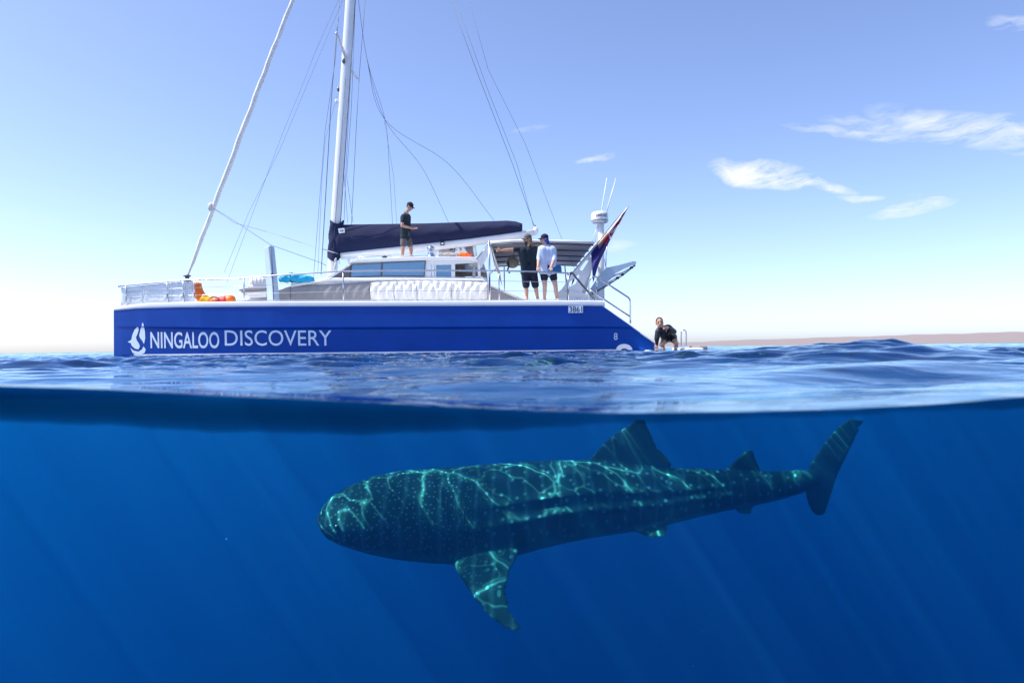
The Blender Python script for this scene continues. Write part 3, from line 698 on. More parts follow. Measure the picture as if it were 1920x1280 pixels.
window([(622, 520.5), (657.5, 498), (655, 519)]); window([(661, 497), (714.5, 494.5), (713, 516.5), (658, 518.5)]); window([(718.5, 494), (796.5, 490.5), (794, 516.5), (717, 516.3)])
# front windscreen, sloping, three panes
for k in range(3):
    y0 = CN+.15+k*.98; p, q = PX(612, 519), PX(655, 495); o = .012; V = []
    for (xx, zz) in (p, q): V += [(xx-o, y0, zz+o*1.7), (xx-o, y0+.86, zz+o*1.7)]
    V += [(v[0]+.03, v[1], v[2]-.05) for v in V]; obj('windscreen_pane', (V, [(0, 1, 3, 2), (4, 5, 7, 6), (0, 1, 5, 4), (2, 3, 7, 6), (0, 2, 6, 4), (1, 3, 7, 5)]), 'window_glass', cabin)
# cockpit aft of the cabin: pillars, sliding window, back wall, coaming
ck = obj('cockpit_wall', prism_xz([PX(809, 488), PX(906, 490), PX(908, 522), PX(809, 523)], CF-.12, CF-.02, holes=[[PX(858, 497), PX(896, 497), PX(896, 507), PX(858, 507)]]), 'gelcoat_cream', cat)
for u, wd in ((812, 5), (850.5, 5)): obj('pillar', plate([(u-wd/2, 488.5), (u+wd/2, 488.5), (u+wd/2, 522), (u-wd/2, 522)], CN+.02, .12, Yref=CN), 'gelcoat', cat)
obj('pillar', plate([(895, 487), (900, 487), (901, 522), (896, 522)], CN+.02, .14, Yref=CN), 'gelcoat', cat)
fr = obj('window_frame', plate([(815, 494), (848, 493), (848, 522), (815, 522)], CN+.03, .05, [[(817.5, 496.5), (846, 496), (846, 520), (817.5, 520)]], Yref=CN), 'gelcoat', cat)
obj('pane', plate([(817.5, 496.5), (846, 496), (846, 520), (817.5, 520)], CN+.05, .012, Yref=CN), 'window_glass', fr)
obj('fascia', plate([(806, 487.5), (897, 489), (897, 492), (850, 495), (809, 496)], CN+.0, .06, Yref=CN), 'gelcoat', cat)
obj('cockpit_seat', box(X(856, CN), X(893, CN), CN+.7, CF-.2, ZD, ZD+.75, .04), 'bimini_canvas', cat)
obj('cockpit_table', lathe([(.16, 0), (.05, .03), (.045, .35), (.12, .38), (.2, .42), (.2, .46)], (X(888, CN), CN+.45, Z(888, 522, CN)), 16), 'gelcoat', cat, True)
# side covers: grey canvas forward, pleated white curtains aft
def curtain(u0, u1, vt0, vt1, vb, Yc, pleat, amp, m, name, n=60):
    V = []; Fs = []; H = 10
    for i in range(n+1):
        t = i/n; u = u0+(u1-u0)*t; top = vt0+(vt1-vt0)*t
        fold = abs(math.sin(pleat*math.pi*t))**.6
        for j in range(H+1):
            s = j/H; v = top+(vb-top)*s; p = W(u, v+(.8*math.sin(6.28*t*pleat+1) if j == H else 0), Yc)
            V.append((p.x+.02*math.sin(s*3+i*.7)*amp*8, Yc-amp*fold*(.5+.5*s)-.03*math.sin(math.pi*s)-.012*math.sin(i*.9+s*5), p.z))
    for i in range(n):
        for j in range(H): Fs.append((i*(H+1)+j, i*(H+1)+j+1, (i+1)*(H+1)+j+1, (i+1)*(H+1)+j))
    o = obj(name, (V, Fs), m, cat, True); s_ = o.modifiers.new('s', 'SOLIDIFY'); s_.thickness = .008; return o
curtain(546, 702, 537, 528.5, 566, CN-.05, 3, .02, 'grey_canvas', 'canvas_cover').__setitem__('label', 'grey canvas cover along the deckhouse side')
obj('canvas_corner', plate([(503, 566), (522, 545), (546, 537), (546, 566)], CN-.06, .03, Yref=CN), 'grey_canvas', cat)
def crumpled(u0, u1, vt0, vt1, vb, Yc, seed):
    g = random.Random(seed); n = int((u1-u0)/1.6); H = 14; V = []; Fs = []
    wv = [(g.uniform(.35, 1.5), g.uniform(0, 6.28), g.uniform(.3, 1)) for _ in range(7)]
    for i in range(n+1):
        t = i/n; u = u0+(u1-u0)*t; top = vt0+(vt1-vt0)*t
        for j in range(H+1):
            s = j/H; f = sum(a*math.sin((u-u0)*w_*.55+p_+s*1.3*math.sin(p_)) for w_, p_, a in wv)/4.0
            sag = 1.1*math.sin((u-u0)*.28+seed)*s; v = top+(vb-top)*s+sag*(1 if j == H else .5); p = W(u+.5*math.sin(s*4+seed), v, Yc)
            V.append((p.x, Yc-.03-.055*f*(.35+.65*s)-.07*math.sin(math.pi*s)-.02*math.sin(s*9+u*.4), p.z))
    for i in range(n):
        for j in range(H): Fs.append((i*(H+1)+j, i*(H+1)+j+1, (i+1)*(H+1)+j+1, (i+1)*(H+1)+j))
    o = obj('side_curtain', (V, Fs), 'white_canvas', cat, True); s_ = o.modifiers.new('s', 'SOLIDIFY'); s_.thickness = .008
for k, (a, b, ta, tb) in enumerate(((696, 740, 530, 528), (740.3, 782, 528, 527), (782.4, 847, 527, 527.5), (847.3, 914, 527.5, 530))): crumpled(a, b, ta, tb, 563, CN-.10, k+3)
obj('coaming_trim', tube([W(u, v, CN-.06) for u, v in ((546, 535.5), (620, 523.5), (700, 524), (800, 524.5), (905, 525.5), (914, 530))], .045, 10), 'gelcoat', cat, True)
obj('ramp_panel', plate([(914, 534), (921, 534), (985, 563), (976, 563)], CN-.15, .1, Yref=CN), 'gelcoat', cat)
obj('ramp_shade', plate([(914, 537), (976, 563), (914, 563)], CN-.08, .03, Yref=CN), 'grey_canvas', cat)

# ---- mast and boom
MX0 = W(623, 508, MID); MX1 = W(657, 0, MID); md = (MX1-MX0); MT = MX0+md*1.42
def mast_mesh():
    V = []; Fs = []; n = 20; pts = [MX0-md*.02, MX0, MX0+md*.5, MX1, MT]
    for p in pts:
        for k in range(n): a = 2*math.pi*k/n; V.append((p.x+.145*math.cos(a)*(1.0), p.y+.10*math.sin(a), p.z))
    for i in range(len(pts)-1):
        for k in range(n): Fs.append((i*n+k, i*n+(k+1) % n, (i+1)*n+(k+1) % n, (i+1)*n+k))
    return V, Fs+[tuple(range(n)), tuple(range((len(pts)-1)*n, len(pts)*n))]
mast = obj('mast', mast_mesh(), 'mast_paint', cat, True)
def M_at(v): t = (508-v)/508; return MX0+md*t
for (u, v, dy, vm) in ((631, 62, -1.15, 112), (673, 151, 1.3, 122)):
    a = M_at(vm); b = W(u, v, MID+dy); c = a.lerp(b, .5)
    o = obj('spreader', tube([a, c, b], [.05, .045, .025], 8), 'mast_paint', mast, True); obj('spreader_tip', ball(b, .035), 'gelcoat', o, True)
obj('mast_track', tube([M_at(470)+Vector((.15, 0, 0)), M_at(-60)+Vector((.15, 0, 0))], .012, 6), 'dark_steel', mast, True)
for v, r in ((118, .05), (168, .045)): obj('mast_fitting', ball(M_at(v)+Vector((-.05 if v < 150 else -.18, -.12 if v < 150 else 0, 0)), (r, r, r*1.6)), 'dark_steel', mast, True)
obj('mast_light', lathe([(.03, 0), (.05, .02), (.05, .1), (.02, .13)], M_at(195)+Vector((-.2, -.02, 0)), 10), 'gelcoat', mast, True)
boom = obj('boom', None or tube([W(640, 480, MID), W(760, 468, MID), W(880, 454.5, MID), W(960, 443.5, MID), W(1003, 435, MID)], [.11, .12, .12, .11, .09], 14), 'mast_paint', cat, True)
obj('boom_end', ball(W(1004, 433, MID), (.09, .09, .13)), 'gelcoat', boom, True)
obj('boom_block', tube([W(1000, 431, MID), W(1003, 422, MID)], .03, 8), 'dark_steel', boom, True)
def sail_cover():
    us = np.linspace(632, 979, 60); V = []; Fs = []; n = 18
    for i, u in enumerate(us):
        t = float(np.interp(u, [632, 640, 700, 800, 950, 968, 979], [421, 421, 420, 418.5, 413.5, 415, 419])); b = float(np.interp(u, [632, 700, 760, 880, 960, 979], [478, 470.5, 463, 449.5, 437, 433]))
        a, c = W(u, t, MID), W(u, b, MID); mid = (a+c)/2; h = (a.z-c.z)/2
        for k in range(n):
            q = 2*math.pi*k/n; sz = math.sin(q); wd = .17-.10*max(0, sz)**1.2
            V.append((mid.x+.01*math.sin(k*2+i), MID+math.cos(q)*wd*(1+.06*math.sin(i*.8+k*1.7)), mid.z+sz*h))
    for i in range(len(us)-1):
        for k in range(n): Fs.append((i*n+k, i*n+(k+1) % n, (i+1)*n+(k+1) % n, (i+1)*n+k))
    return V, Fs+[tuple(range(n)), tuple(range((len(us)-1)*n, len(us)*n))]
cov = obj('sail_cover', sail_cover(), 'navy_canvas', cat, True)
V = []; Fs = []; n = 24; vs = np.linspace(417, 487, 16)
for i, v in enumerate(vs):
    p = M_at(v)
    for k in range(n): a = 2*math.pi*k/n; rr = 1.28+.10*math.sin(3*a+i*.9)+.06*math.sin(7*a+i*1.7); V.append((p.x+.155*rr*math.cos(a)+.03, p.y+.12*rr*math.sin(a), p.z+(.07*math.sin(2*a+1) if i in (0, 15) else 0)))
for i in range(15):
    for k in range(n): Fs.append((i*n+k, i*n+(k+1) % n, (i+1)*n+(k+1) % n, (i+1)*n+k))
obj('mast_collar', (V, Fs), 'navy_canvas', cov, True)
yl = MID-.20
tg = obj('maker_tag', plate([(634, 428.5), (645.5, 427.5), (646.5, 436), (635.5, 437.5)], yl, .02), 'boot_white', cov)
obj('eye_mark', plate(smooth2([(636.5, 432.7), (640.5, 430.6), (644.5, 432.2), (640.5, 434.4)], 3), yl-.004, .01), 'number_dark', tg)
obj('eye_spot', plate([(639.4, 431.8), (641.4, 431.6), (641.5, 433.2), (639.5, 433.3)], yl-.008, .006), 'boot_white', tg)
tg = obj('maker_tag', plate([(825.5, 453.5), (833, 453), (833, 459.7), (825.5, 460)], MID-.16, .02), 'black_rubber', boom)
obj('eye_mark', plate(smooth2([(826.5, 456.6), (829.3, 454.8), (832, 456.4), (829.3, 458.2)], 3), MID-.164, .01), 'boot_white', tg)
# furled headsail: rolled cloth round the stay, thickest in its middle
gp = [W(351, 519, MID), W(400, 390, MID), W(462.5, 225, MID), W(506, 110, MID), W(550, -3, MID), W(622, -192, MID)]
def furled():
    pts = curve_pts(gp, 24); V = []; Fs = []; n = 14; L = len(pts)
    for i, p in enumerate(pts):
        s = i/(L-1); r = float(np.interp(s, [0, .04, .12, .35, .7, .95, 1], [.025, .045, .062, .072, .062, .042, .025]))
        x, y = frame_of(pts[min(i+1, L-1)]-pts[max(i-1, 0)])
        for k in range(n): a = 2*math.pi*k/n; rr = r*(1+.13*math.sin(a-i*.42)+.05*math.sin(2*a+i*.9)); V.append(p+(x*math.cos(a)+y*math.sin(a))*rr)
    for i in range(L-1):
        for k in range(n): Fs.append((i*n+k, i*n+(k+1) % n, (i+1)*n+(k+1) % n, (i+1)*n+k))
    return V, Fs+[tuple(range(n)), tuple(range((L-1)*n, L*n))]
gen = obj('furled_headsail', furled(), 'sail_white', cat, True)
obj('furler_drum', lathe([(.05, -.14), (.11, -.12), (.11, -.10), (.06, -.08), (.06, .0), (.11, .02), (.11, .04), (.05, .06)], gp[0], 16), 'dark_steel', gen, True)
pc = W(396, 388, MID); obj('clew_knot', ball(pc, (.1, .1, .14)), 'rope', gen, True)
# wires and ropes
def wire(name, pts, r=.011, m='wire', par=None): return obj(name, tube(pts, r*(.72 if m == 'wire' else 1), 6), m, par or cat, True)
wire('shroud', [W(631, 62, MID-1.15), W(621, 190, 19.0), W(602, 515, 18.6)], .014)
wire('shroud', [W(673, 151, MID+1.3), W(668, 240, 21.8), W(655, 500, 22.2)], .011)
wire('shroud', [W(688, -40, 21.5), W(673, 151, MID+1.3)], .009)
wire('shroud', [W(650, -60, 19.6), W(631, 62, MID-1.15)], .009, 'steel')
wire('shroud', [W(640, -40, 19.4), W(629, 110, 19.0), W(609, 250, 18.8), W(588, 518, 18.5)], .007)
wire('diamond_stay', [M_at(30)+Vector((.16, -.1, 0)), W(648, 330, MID-.3), W(645, 420, MID-.2)], .009)
wire('diamond_stay', [W(664, -20, MID), W(654, 160, MID), W(643, 300, MID), W(652, 418, MID)], .008)
wire('halyard', [W(667, -20, MID+.3), W(659, 200, MID), W(650, 330, MID), W(662, 418, MID)], .008)
wire('halyard', [M_at(150)+Vector((.05, -.13, 0)), M_at(470)+Vector((.03, -.15, 0))], .008)
wire('halyard', [M_at(180)+Vector((-.2, 0, 0)), W(610, 260, MID-.4), W(604, 330, MID-.6), W(596, 512, MID-.8)], .006)
wire('topping_lift', [W(833, -30, MID), W(900, 150, MID), W(960, 305, MID), W(1003, 428, MID)], .010)
wire('topping_lift', [W(843, -30, MID), W(915, 170, MID), W(970, 310, MID), W(1002, 430, MID)], .008)
wire('backstay', [W(868, -40, 21), W(915, 130, 21), W(985, 270, 21), W(1056, 455, 20.6), W(1082, 515, 20.6)], .007)
for (u, v) in ((736, 420), (841, 417), (926, 413)):
    wire('lazy_jack', curve_pts([M_at(-40)+Vector((.1, .1, 0)), W(688, 110, MID), W(722, 225, MID), W((722+u)/2+(u-722)*.08, (225+v)/2-(u-722)*.06, MID), W(u, v, MID)], 8), .008)
wire('lazy_jack', [W(720, 225, MID), W(738, 330, MID), W(744, 420, MID)], .006)
wire('inner_stay', [M_at(-60), W(588, 105, 21.2), W(575, 140, 21), W(530, 250, 20.6), W(472, 405, MID), W(425, 530, MID)], .006); wire('inner_stay', [M_at(-40), W(588, 130, 19.2), W(525, 280, 19), W(466, 400, 18.6), W(420, 512, 18.4)], .005)
wire('sheet', [pc, W(430, 408, 19.9), W(507, 459, 19.2), W(600, 492, 19.2), W(612, 498, 19.3)], .009); wire('sheet', [pc, W(440, 418, 20.3), W(520, 440, 20.6), W(604, 468, 20.4), W(650, 478, MID)], .008, 'rope')
wire('vang', [W(603, 466, MID-.5), W(626, 473, MID-.3), W(640, 478, MID)], .016, 'steel')
for u, v in ((635, 492), (652, 491), (670, 490)): wire('reef_line', [W(u, 478, MID), W(u+1, v+3, MID)], .012)
wire('mast_rope', curve_pts([W(630, 484, MID-.15), W(629, 495, MID-.2), W(627, 504, MID-.2), W(632, 502, MID-.2), W(628, 486, MID-.2)]), .025, 'rope')

# ---- on the roof
def winch(c, s):
    return lathe([(.15*s, 0), (.155*s, .05*s), (.12*s, .07*s), (.085*s, .12*s), (.08*s, .22*s), (.10*s, .28*s), (.10*s, .33*s), (.06*s, .36*s), (.03*s, .38*s)], c, 20)
wv = obj('winch', winch((W(808, 480, 19.0).x, 19.0, ZR-.02), 1.0), 'steel', roof, True)
obj('winch', winch((W(640, 482, 20.0).x+1.4, 20.9, ZR-.02), .8), 'steel', roof, True)
obj('deck_vent', lathe([(.05, 0), (.05, .04), (.08, .06), (.06, .1), (.02, .12)], (W(721, 484, 19).x, 19.0, ZR-.01), 12), 'black_rubber', roof, True)
for k, (ua, ub) in enumerate(((668, 735), (735, 806))): wire('grab_rail', [W(ua, 486.5, 18.85), W(ua+2, 482.5, 18.85), W(ub-2, 479, 18.85), W(ub, 483, 18.85)], .012, 'steel', roof)
helm = obj('helm_console', join(plate([(822, 480), (826, 463), (850, 460), (853, 480)], 20.6, .5, Yref=20.6)), 'instrument', cat)
obj('helm_screen', plate([(843, 465), (849, 464.5), (849, 470), (843, 470)], 20.56, .03, Yref=20.6), 'screen_grey', helm)
obj('helm_roof', plate([(815, 460), (888, 454), (890, 457.5), (815, 463.5)], 20.2, 1.3, Yref=20.4), 'instrument', cat)
for (a, b) in (((853, 458), (868, 480)), ((863, 457), (877, 480)), ((818, 461), (813, 480)), ((888, 456), (892, 480))):
    obj('helm_strut', tube([W(*a, 20.4), W(*b, 20.4)], .05, 8), 'gelcoat', cat, True)
obj('helm_seat', plate([(872, 463), (886, 461), (891, 480), (878, 481)], 20.7, .5, Yref=20.7, bev=.03), 'bimini_canvas', cat)
ropes = []
for k in range(9):
    c = W(828+k*3.2+random.random()*2, 480.5, 19.3); r = .06+.03*random.random()
    ropes.append(tube([c+Vector((r*math.cos(q/10*6.283)*1.3, r*math.sin(q/10*6.283), .03+.05*random.random()+.02*math.sin(q))) for q in range(11)], .016, 6))
tag(obj('rope_coil', join(*ropes), 'rope', None, True, 'stuff'), 'loose coils of white rope heaped on the cabin roof', 'rope')
rb = thing('rescue_buoy', (W(870, 481, 19.4).x, 19.4, ZR), 'orange rescue buoy lying on the cabin roof behind the rope', 'buoy')
obj('float', join(tube(curve_pts([W(856, 480, 19.4), W(864, 477.5, 19.4), W(873, 478, 19.4), W(884, 481, 19.4)]), [.03]*6+[.07]*6+[.065]*6+[.06]*7, 12)), 'orange', rb, True)
obj('grab_handle', tube(curve_pts([W(874, 477, 19.3), W(878, 474.5, 19.25), W(882, 477.5, 19.3)]), .018, 8), 'red', rb, True)

# ---- canopy aft
BN, BF = 17.9, 22.6
zb = W(1000, 453.5, BN).z; xl, xr = W(920, 453, BN).x, W(1113, 453, BN).x
can = obj('canopy', None or prism_xz([(xl-.02, zb-.06), (xl+.05, zb+.0), (xl+1.2, zb+.045), (xr-1.2, zb+.03), (xr, zb-.02), (xr, zb-.05), (xr-1.2, zb-.0), (xl+1.2, zb+.012), (xl+.05, zb-.04)], BN, BF), 'bimini_canvas', cat, True)
obj('canopy_hem', tube([W(919, 454.5, BN-.02), W(960, 451.8, BN-.02), W(1060, 452.5, BN-.02), W(1114, 455, BN-.02)], .035, 10), 'white_canvas', can, True)
for k in range(5):
    yy = BN+.02+k*(BF-BN)/4.2
    obj('canopy_bow', tube([(xl, yy, zb-.10), (xl+1.2, yy, zb-.04), (xr-1.2, yy, zb-.05), (xr, yy, zb-.10)], .022, 8), 'dark_steel', can, True)
o = obj('canopy_front', ([(xl, BN, zb-.05), (xl+.22, BN+.1, zb-.75), (xl+.22, BF-.2, zb-.75), (xl, BF, zb-.05)], [(0, 1, 2, 3)]), 'bimini_canvas', can); s_ = o.modifiers.new('s', 'SOLIDIFY'); s_.thickness = .012
rl = obj('rolled_flap', tube([W(921, 458, BN+.1), W(945, 455.8, BN+.1), W(962, 456, BN+.1)], [.06, .075, .05], 10), 'white_canvas', can, True)
wire('canopy_strut', [W(917, 455, BN), W(891, 489, CN)], .022, 'steel', can); wire('canopy_strut', [W(931, 503, 18.5), W(917, 515, 18.0)], .015, 'steel', can)
wire('canopy_strut', [(xr-.4, BF-.1, zb-.1), (xr-.3, BF-.1, ZD)], .022, 'steel', can); wire('canopy_strut', [(xl+.3, BF-.1, zb-.1), (xl+.3, BF-.1, ZD)], .022, 'steel', can)
sw = obj('canopy_side_screen', plate([(893, 490), (914, 457), (915, 480), (902, 503)], CN-.3, .008, Yref=CN-.3), 'bow_netting', can)
bag = thing('net_bag', (W(958, 492, 18.4).x, 18.4, W(958, 505, 18.4).z), 'round khaki mesh bag hanging from the canopy beside the pointing man', 'bag')
c = W(961, 492, 18.4); obj('pouch', ball(c, (.16, .09, .145), nu=22, nv=14), 'khaki', bag, True)
obj('rim', tube([c+Vector((.165*math.cos(q/20*6.283), -.02, .15*math.sin(q/20*6.283))) for q in range(21)], .012, 6), 'grey_canvas', bag, True)
obj('strap', tube([c+Vector((0, 0, .14)), W(963, 478, 18.3), W(965, 462, 18.2)], .008, 6), 'black_rubber', bag, True)
obj('tie', tube(curve_pts([c+Vector((-.12, -.05, .02)), W(953.5, 500, 18.3), W(952, 507, 18.3), W(956, 512, 18.3)]), .022, 6), 'black_rubber', bag, True)

# ---- stern: slotted arch boards, hinged ladder, rails
def arch(Y, par=cat):
    holes = [[(1086.5, 504.5), (1099, 487), (1104, 488.5), (1091.5, 508)], [(1106, 480.5), (1113.5, 472), (1115.5, 474), (1108, 483)], [(1064, 533), (1074, 523), (1077.5, 525), (1070, 538)], [(1071.5, 536), (1081, 518), (1085, 514), (1087, 517), (1079, 532)]]
    return obj('stern_arch', plate([(1045, 562), (1053, 542), (1077, 509), (1113, 464), (1124, 450), (1127, 452), (1112, 496), (1098, 530), (1091, 549), (1087, 562)], Y, .07, holes, Yref=18.2), 'gelcoat', par)
arch(18.2)
obj('arch_gusset', plate([(1084, 552), (1098, 520), (1112, 494), (1104, 530), (1097, 553)], 18.6, .06), 'gelcoat_cream', cat)
obj('arch_foot', plate([(1044, 566), (1044, 550), (1052, 543), (1090, 548), (1106, 552), (1106, 566)], 18.15, .4, bev=.02), 'gelcoat', cat)
obj('arch_bridge', tube([W(1119, 459, 18.25), Vector((W(1119, 459, 18.25).x, 22.0, W(1119, 459, 18.25).z))], .05, 10), 'gelcoat', cat, True)
lad = obj('boarding_ladder', plate([(1105, 544), (1120, 522), (1136, 502), (1160, 497), (1188, 489.5), (1193, 490.5), (1193, 494), (1189, 499), (1166, 514), (1140, 532), (1118, 547), (1110, 549)], 18.7, .06, [[(1150, 514.5), (1170, 504), (1186, 496.5), (1187.5, 498), (1166, 510)], [(1138, 529.5), (1148, 521), (1162, 514), (1160, 517)]], bev=0), 'board_blue', cat)
obj('ladder_rail', tube([W(1110, 551, 18.65), W(1140, 534, 18.65), W(1168, 515, 18.65), W(1191, 497, 18.65)], .022, 8), 'dark_steel', lad, True)
for u, v in ((1184, 501.5), (1167, 514.5), (1158, 521)): obj('ladder_foot', ball(W(u, v, 18.63), (.05, .04, .04)), 'black_rubber', lad, True)
obj('ladder_bracket', plate([(1104, 566), (1107, 547), (1118, 545), (1136, 534), (1128, 564)], 18.78, .05), 'gelcoat', lad)
wire('ladder_stay', [W(1139, 453, 18.7), W(1136.5, 480, 18.7), W(1136, 502, 18.7)], .014, 'steel', lad); wire('ladder_stay', [W(1133, 485, 18.7), W(1136, 502, 18.7)], .010, 'wire', lad)
obj('stern_rail', tube([W(1064, 512, 17.3), W(1073, 511, 17.3), W(1082, 523, 17.3), W(1116, 563, 17.35)], .026, 8), 'dark_steel', cat, True)
obj('stern_rail', tube([W(1073, 510, 17.3), W(1064, 524, 17.3), W(1065, 564, 17.3)], .024, 8), 'dark_steel', cat, True)
obj('boarding_rail', tube(curve_pts([W(1104, 566, 17.4), W(1104, 540, 17.4), W(1105, 526, 17.4), W(1110, 519.5, 17.4), W(1118, 519.5, 17.4), W(1140, 533, 17.4), W(1172, 553.5, 17.4), W(1180, 560, 17.4), W(1182, 570, 17.4), W(1182, 606, 17.4)], 6), .022, 8), 'steel', cat, True)
obj('boarding_rail', tube([W(1105, 543, 17.4), W(1125, 556, 17.4), W(1181, 593, 17.4)], .020, 8), 'steel', cat, True)
obj('rail_upright', tube([W(1120, 522, 17.4), W(1118, 548, 17.4)], .014, 8), 'steel', cat, True)
for (a, b, z_) in (((1075, 561), (1098, 553), .25), ((1092, 560), (1102, 547), .22)):
    pc_ = W(*a, 17.9); obj('cleat', join(box(pc_.x-.05, pc_.x+.05, 17.88, 17.95, ZD, ZD+.06, .01), tube([(pc_.x-.16, 17.91, ZD+.09), (pc_.x, 17.91, ZD+.07), (pc_.x+.16, 17.91, ZD+.09)], .025, 8)), 'steel', cat)
pr = W(1126, 470, 20.2)
pole = obj('radar_pole', tube([Vector((pr.x, 20.2, ZD)), W(1127, 420, 20.2)], [.10, .085], 14), 'gelcoat', cat, True)
for du in (-9, -5): wire('radar_brace', [W(1122+du*1.4, 456, 20.2), W(1124+du*.3, 421, 20.2)], .014, 'gelcoat', pole)
rc = W(1124.5, 418.5, 20.2)
dome = obj('radar_dome', lathe([(.0, 0), (.2, 0), (.235, .02), (.25, .06), (.256, .17), (.248, .26), (.225, .31), (.16, .335), (0, .345)], rc, 32), 'gelcoat', pole, True)
obj('radar_band', lathe([(.253, .055), (.256, .06), (.256, .075), (.253, .08)], rc, 32), 'screen_grey', dome)
p, f = text_mesh('SIMRAD', .01); obj('radar_lettering', ([(rc.x+.260*math.sin((a-.42)*1.35), rc.y-.260*math.cos((a-.42)*1.35), rc.z+.15+.085*b) for a, b in p], f), 'number_dark', dome, kind='stuff')
for (a, b) in (((1127, 402, 20.3), (1138, 333, 20.3)), ((1136, 402, 20.0), (1155, 334, 20.0))):
    obj('antenna', tube([W(*a), W(*a).lerp(W(*b), .4), W(*b)], [.018, .016, .008], 8), 'boot_white', pole, True)
# ensign on its staff
ens = thing('ensign_flag', W(1075, 512, 17.9), 'red white and navy flag hanging limp from a slanted staff at the stern', 'flag')
stf = obj('staff', tube([W(1072, 513, 17.9), W(1178, 386, 17.9)], .014, 8), 'dark_steel', ens, True)
def flag():
    rows = 15; cols = 9; V = []; Fs = []
    L = [(1177, 386), (1166, 399), (1154, 415), (1141, 432), (1127, 450), (1115, 464), (1108, 474)]
    Rr = [(1179, 388), (1171, 402), (1160, 422), (1146, 446), (1135, 468), (1122, 497), (1112, 531)]
    tL = curve_pts([(a, b, 0) for a, b in L], 6); tR = curve_pts([(a, b, 0) for a, b in Rr], 6); n = len(tL)
    for i in range(n):
        for j in range(cols):
            t = j/(cols-1); u = tL[i].x+(tR[i].x-tL[i].x)*t; v = tL[i].y+(tR[i].y-tL[i].y)*t
            V.append(W(u, v, 17.86+.10*math.sin(t*9+i*.16)*min(1, i/8)))
    for i in range(n-1):
        for j in range(cols-1): Fs.append((i*cols+j, i*cols+j+1, (i+1)*cols+j+1, (i+1)*cols+j))
    o = obj('cloth', (V, Fs), 'flag_white', ens, True); 
    for m in ('flag_red', 'flag_tan', 'flag_navy'): o.data.materials.append(M[m])
    for p in o.data.polygons:
        i, j = divmod(p.index, cols-1); s = i/(n-1); t = j/(cols-2)
        p.material_index = 0 if s < .12 else (1 if (s < .50 and .35 < t and (int(s*22+t*3) % 4) < 2) else 0 if s < .52 else (2 if t < .4 and s < .75 else 1 if s < .62 and t < .75 else 3))
    s_ = o.modifiers.new('s', 'SOLIDIFY'); s_.thickness = .004
flag()

# ---- loose gear on deck
db = obj('daggerboard', None or prism_xz([(-.17, 0), (.17, 0), (.125, 1.46), (-.125, 1.46)], -.09, .09, bev=.035), 'board_blue', cat, False)
bp_ = W(513, 566, 17.9); tp_ = W(504, 458, 17.9); R_ = Matrix.Rotation(R(-38), 4, 'Z'); tl = math.atan2(tp_.x-bp_.x, tp_.z-bp_.z)
db.data.transform(Matrix.Translation(bp_) @ Matrix.Rotation(tl, 4, 'Y') @ R_)
obj('control_line', tube([W(508, 459, 17.72), W(511, 515, 17.70), W(513, 565, 17.72)], .012, 6), 'wire', db, True)
obj('line_block', ball(W(509, 516, 17.69), (.025, .02, .05)), 'black_rubber', db, True)
lr = thing('life_raft_canister', W(483, 540, 18.9), 'white ribbed life raft canister behind the upright board', 'canister')
a, b = W(468, 529, 18.9), W(505, 528, 18.9); obj('shell', tube([a, a+Vector((.05, 0, 0)), a+Vector((.16, 0, .01)), b-Vector((.1, 0, 0)), b], [.05, .13, .16, .16, .08], 18), 'gelcoat', lr, True)
for k in range(4): p = a.lerp(b, .25+.18*k); obj('band', tube([p-Vector((.012, 0, 0)), p+Vector((.012, 0, 0))], .168, 18), 'gelcoat_cream', lr, True)
obj('cradle', box(a.x, b.x, 18.75, 19.05, a.z-.24, a.z-.12, .01), 'gelcoat', lr)
pad = obj('sun_pad', None or plate([(446, 545), (449, 542), (462, 539.5), (498, 538.5), (498, 543), (462, 544.5)], 18.2, 1.2, Yref=18.2, bev=.02), 'grey_canvas', cat)
obj('bow_locker', plate([(447, 545.5), (497, 543.5), (497, 556), (470, 558), (450, 553)], 18.3, 1.0, Yref=18.2, bev=.04), 'gelcoat', cat)
sbag = thing('sail_bag', W(557, 532, 18.7), 'crumpled turquoise sail bag lying on the foredeck', 'bag')
pts = curve_pts([W(524, 524, 18.7), W(535, 521.5, 18.7), W(552, 521, 18.7), W(570, 522.5, 18.7), W(588, 524, 18.7)], 8); sh = []
V = []; Fs = []; n = 22
for i, p in enumerate(pts):
    s = i/(len(pts)-1); r = .135*(math.sin(math.pi*(.06+.88*s))**.45)
    for k in range(n): a = 6.283*k/n; rr = r*(1+.10*math.sin(3*a+i*.7)+.08*math.sin(5*a-i*1.1)+.05*random.random()); V.append(p+Vector((0, math.cos(a)*rr*1.3, math.sin(a)*rr*.92)))
for i in range(len(pts)-1):
    for k in range(n): Fs.append((i*n+k, i*n+(k+1) % n, (i+1)*n+(k+1) % n, (i+1)*n+k))
obj('bag_body', (V, Fs+[tuple(range(n)), tuple(range((len(pts)-1)*n, len(pts)*n))]), 'turquoise', sbag, True)
obj('tie_strap', tube([pts[14]+Vector((0, .18*math.cos(q/16*6.283), .135*math.sin(q/16*6.283))) for q in range(17)], .012, 6), 'navy_canvas', sbag, True)
fl = thing('rescue_float', W(400, 572, 17.75), 'bright orange and yellow rescue float curved against the bow rail', 'float')
mat('yellow', (.95, .50, .01), .5, var=.1)
pts = curve_pts([W(367, 530, 17.75), W(371, 546, 17.75), W(380, 560, 17.75), W(395, 566.5, 17.75), W(415, 566, 17.75), W(440, 561, 17.75)], 6)
k1 = int(len(pts)*.45)
obj('float_body', tube(pts, [.05]+[.135]*(len(pts)-2)+[.08], 14), 'orange', fl, True)
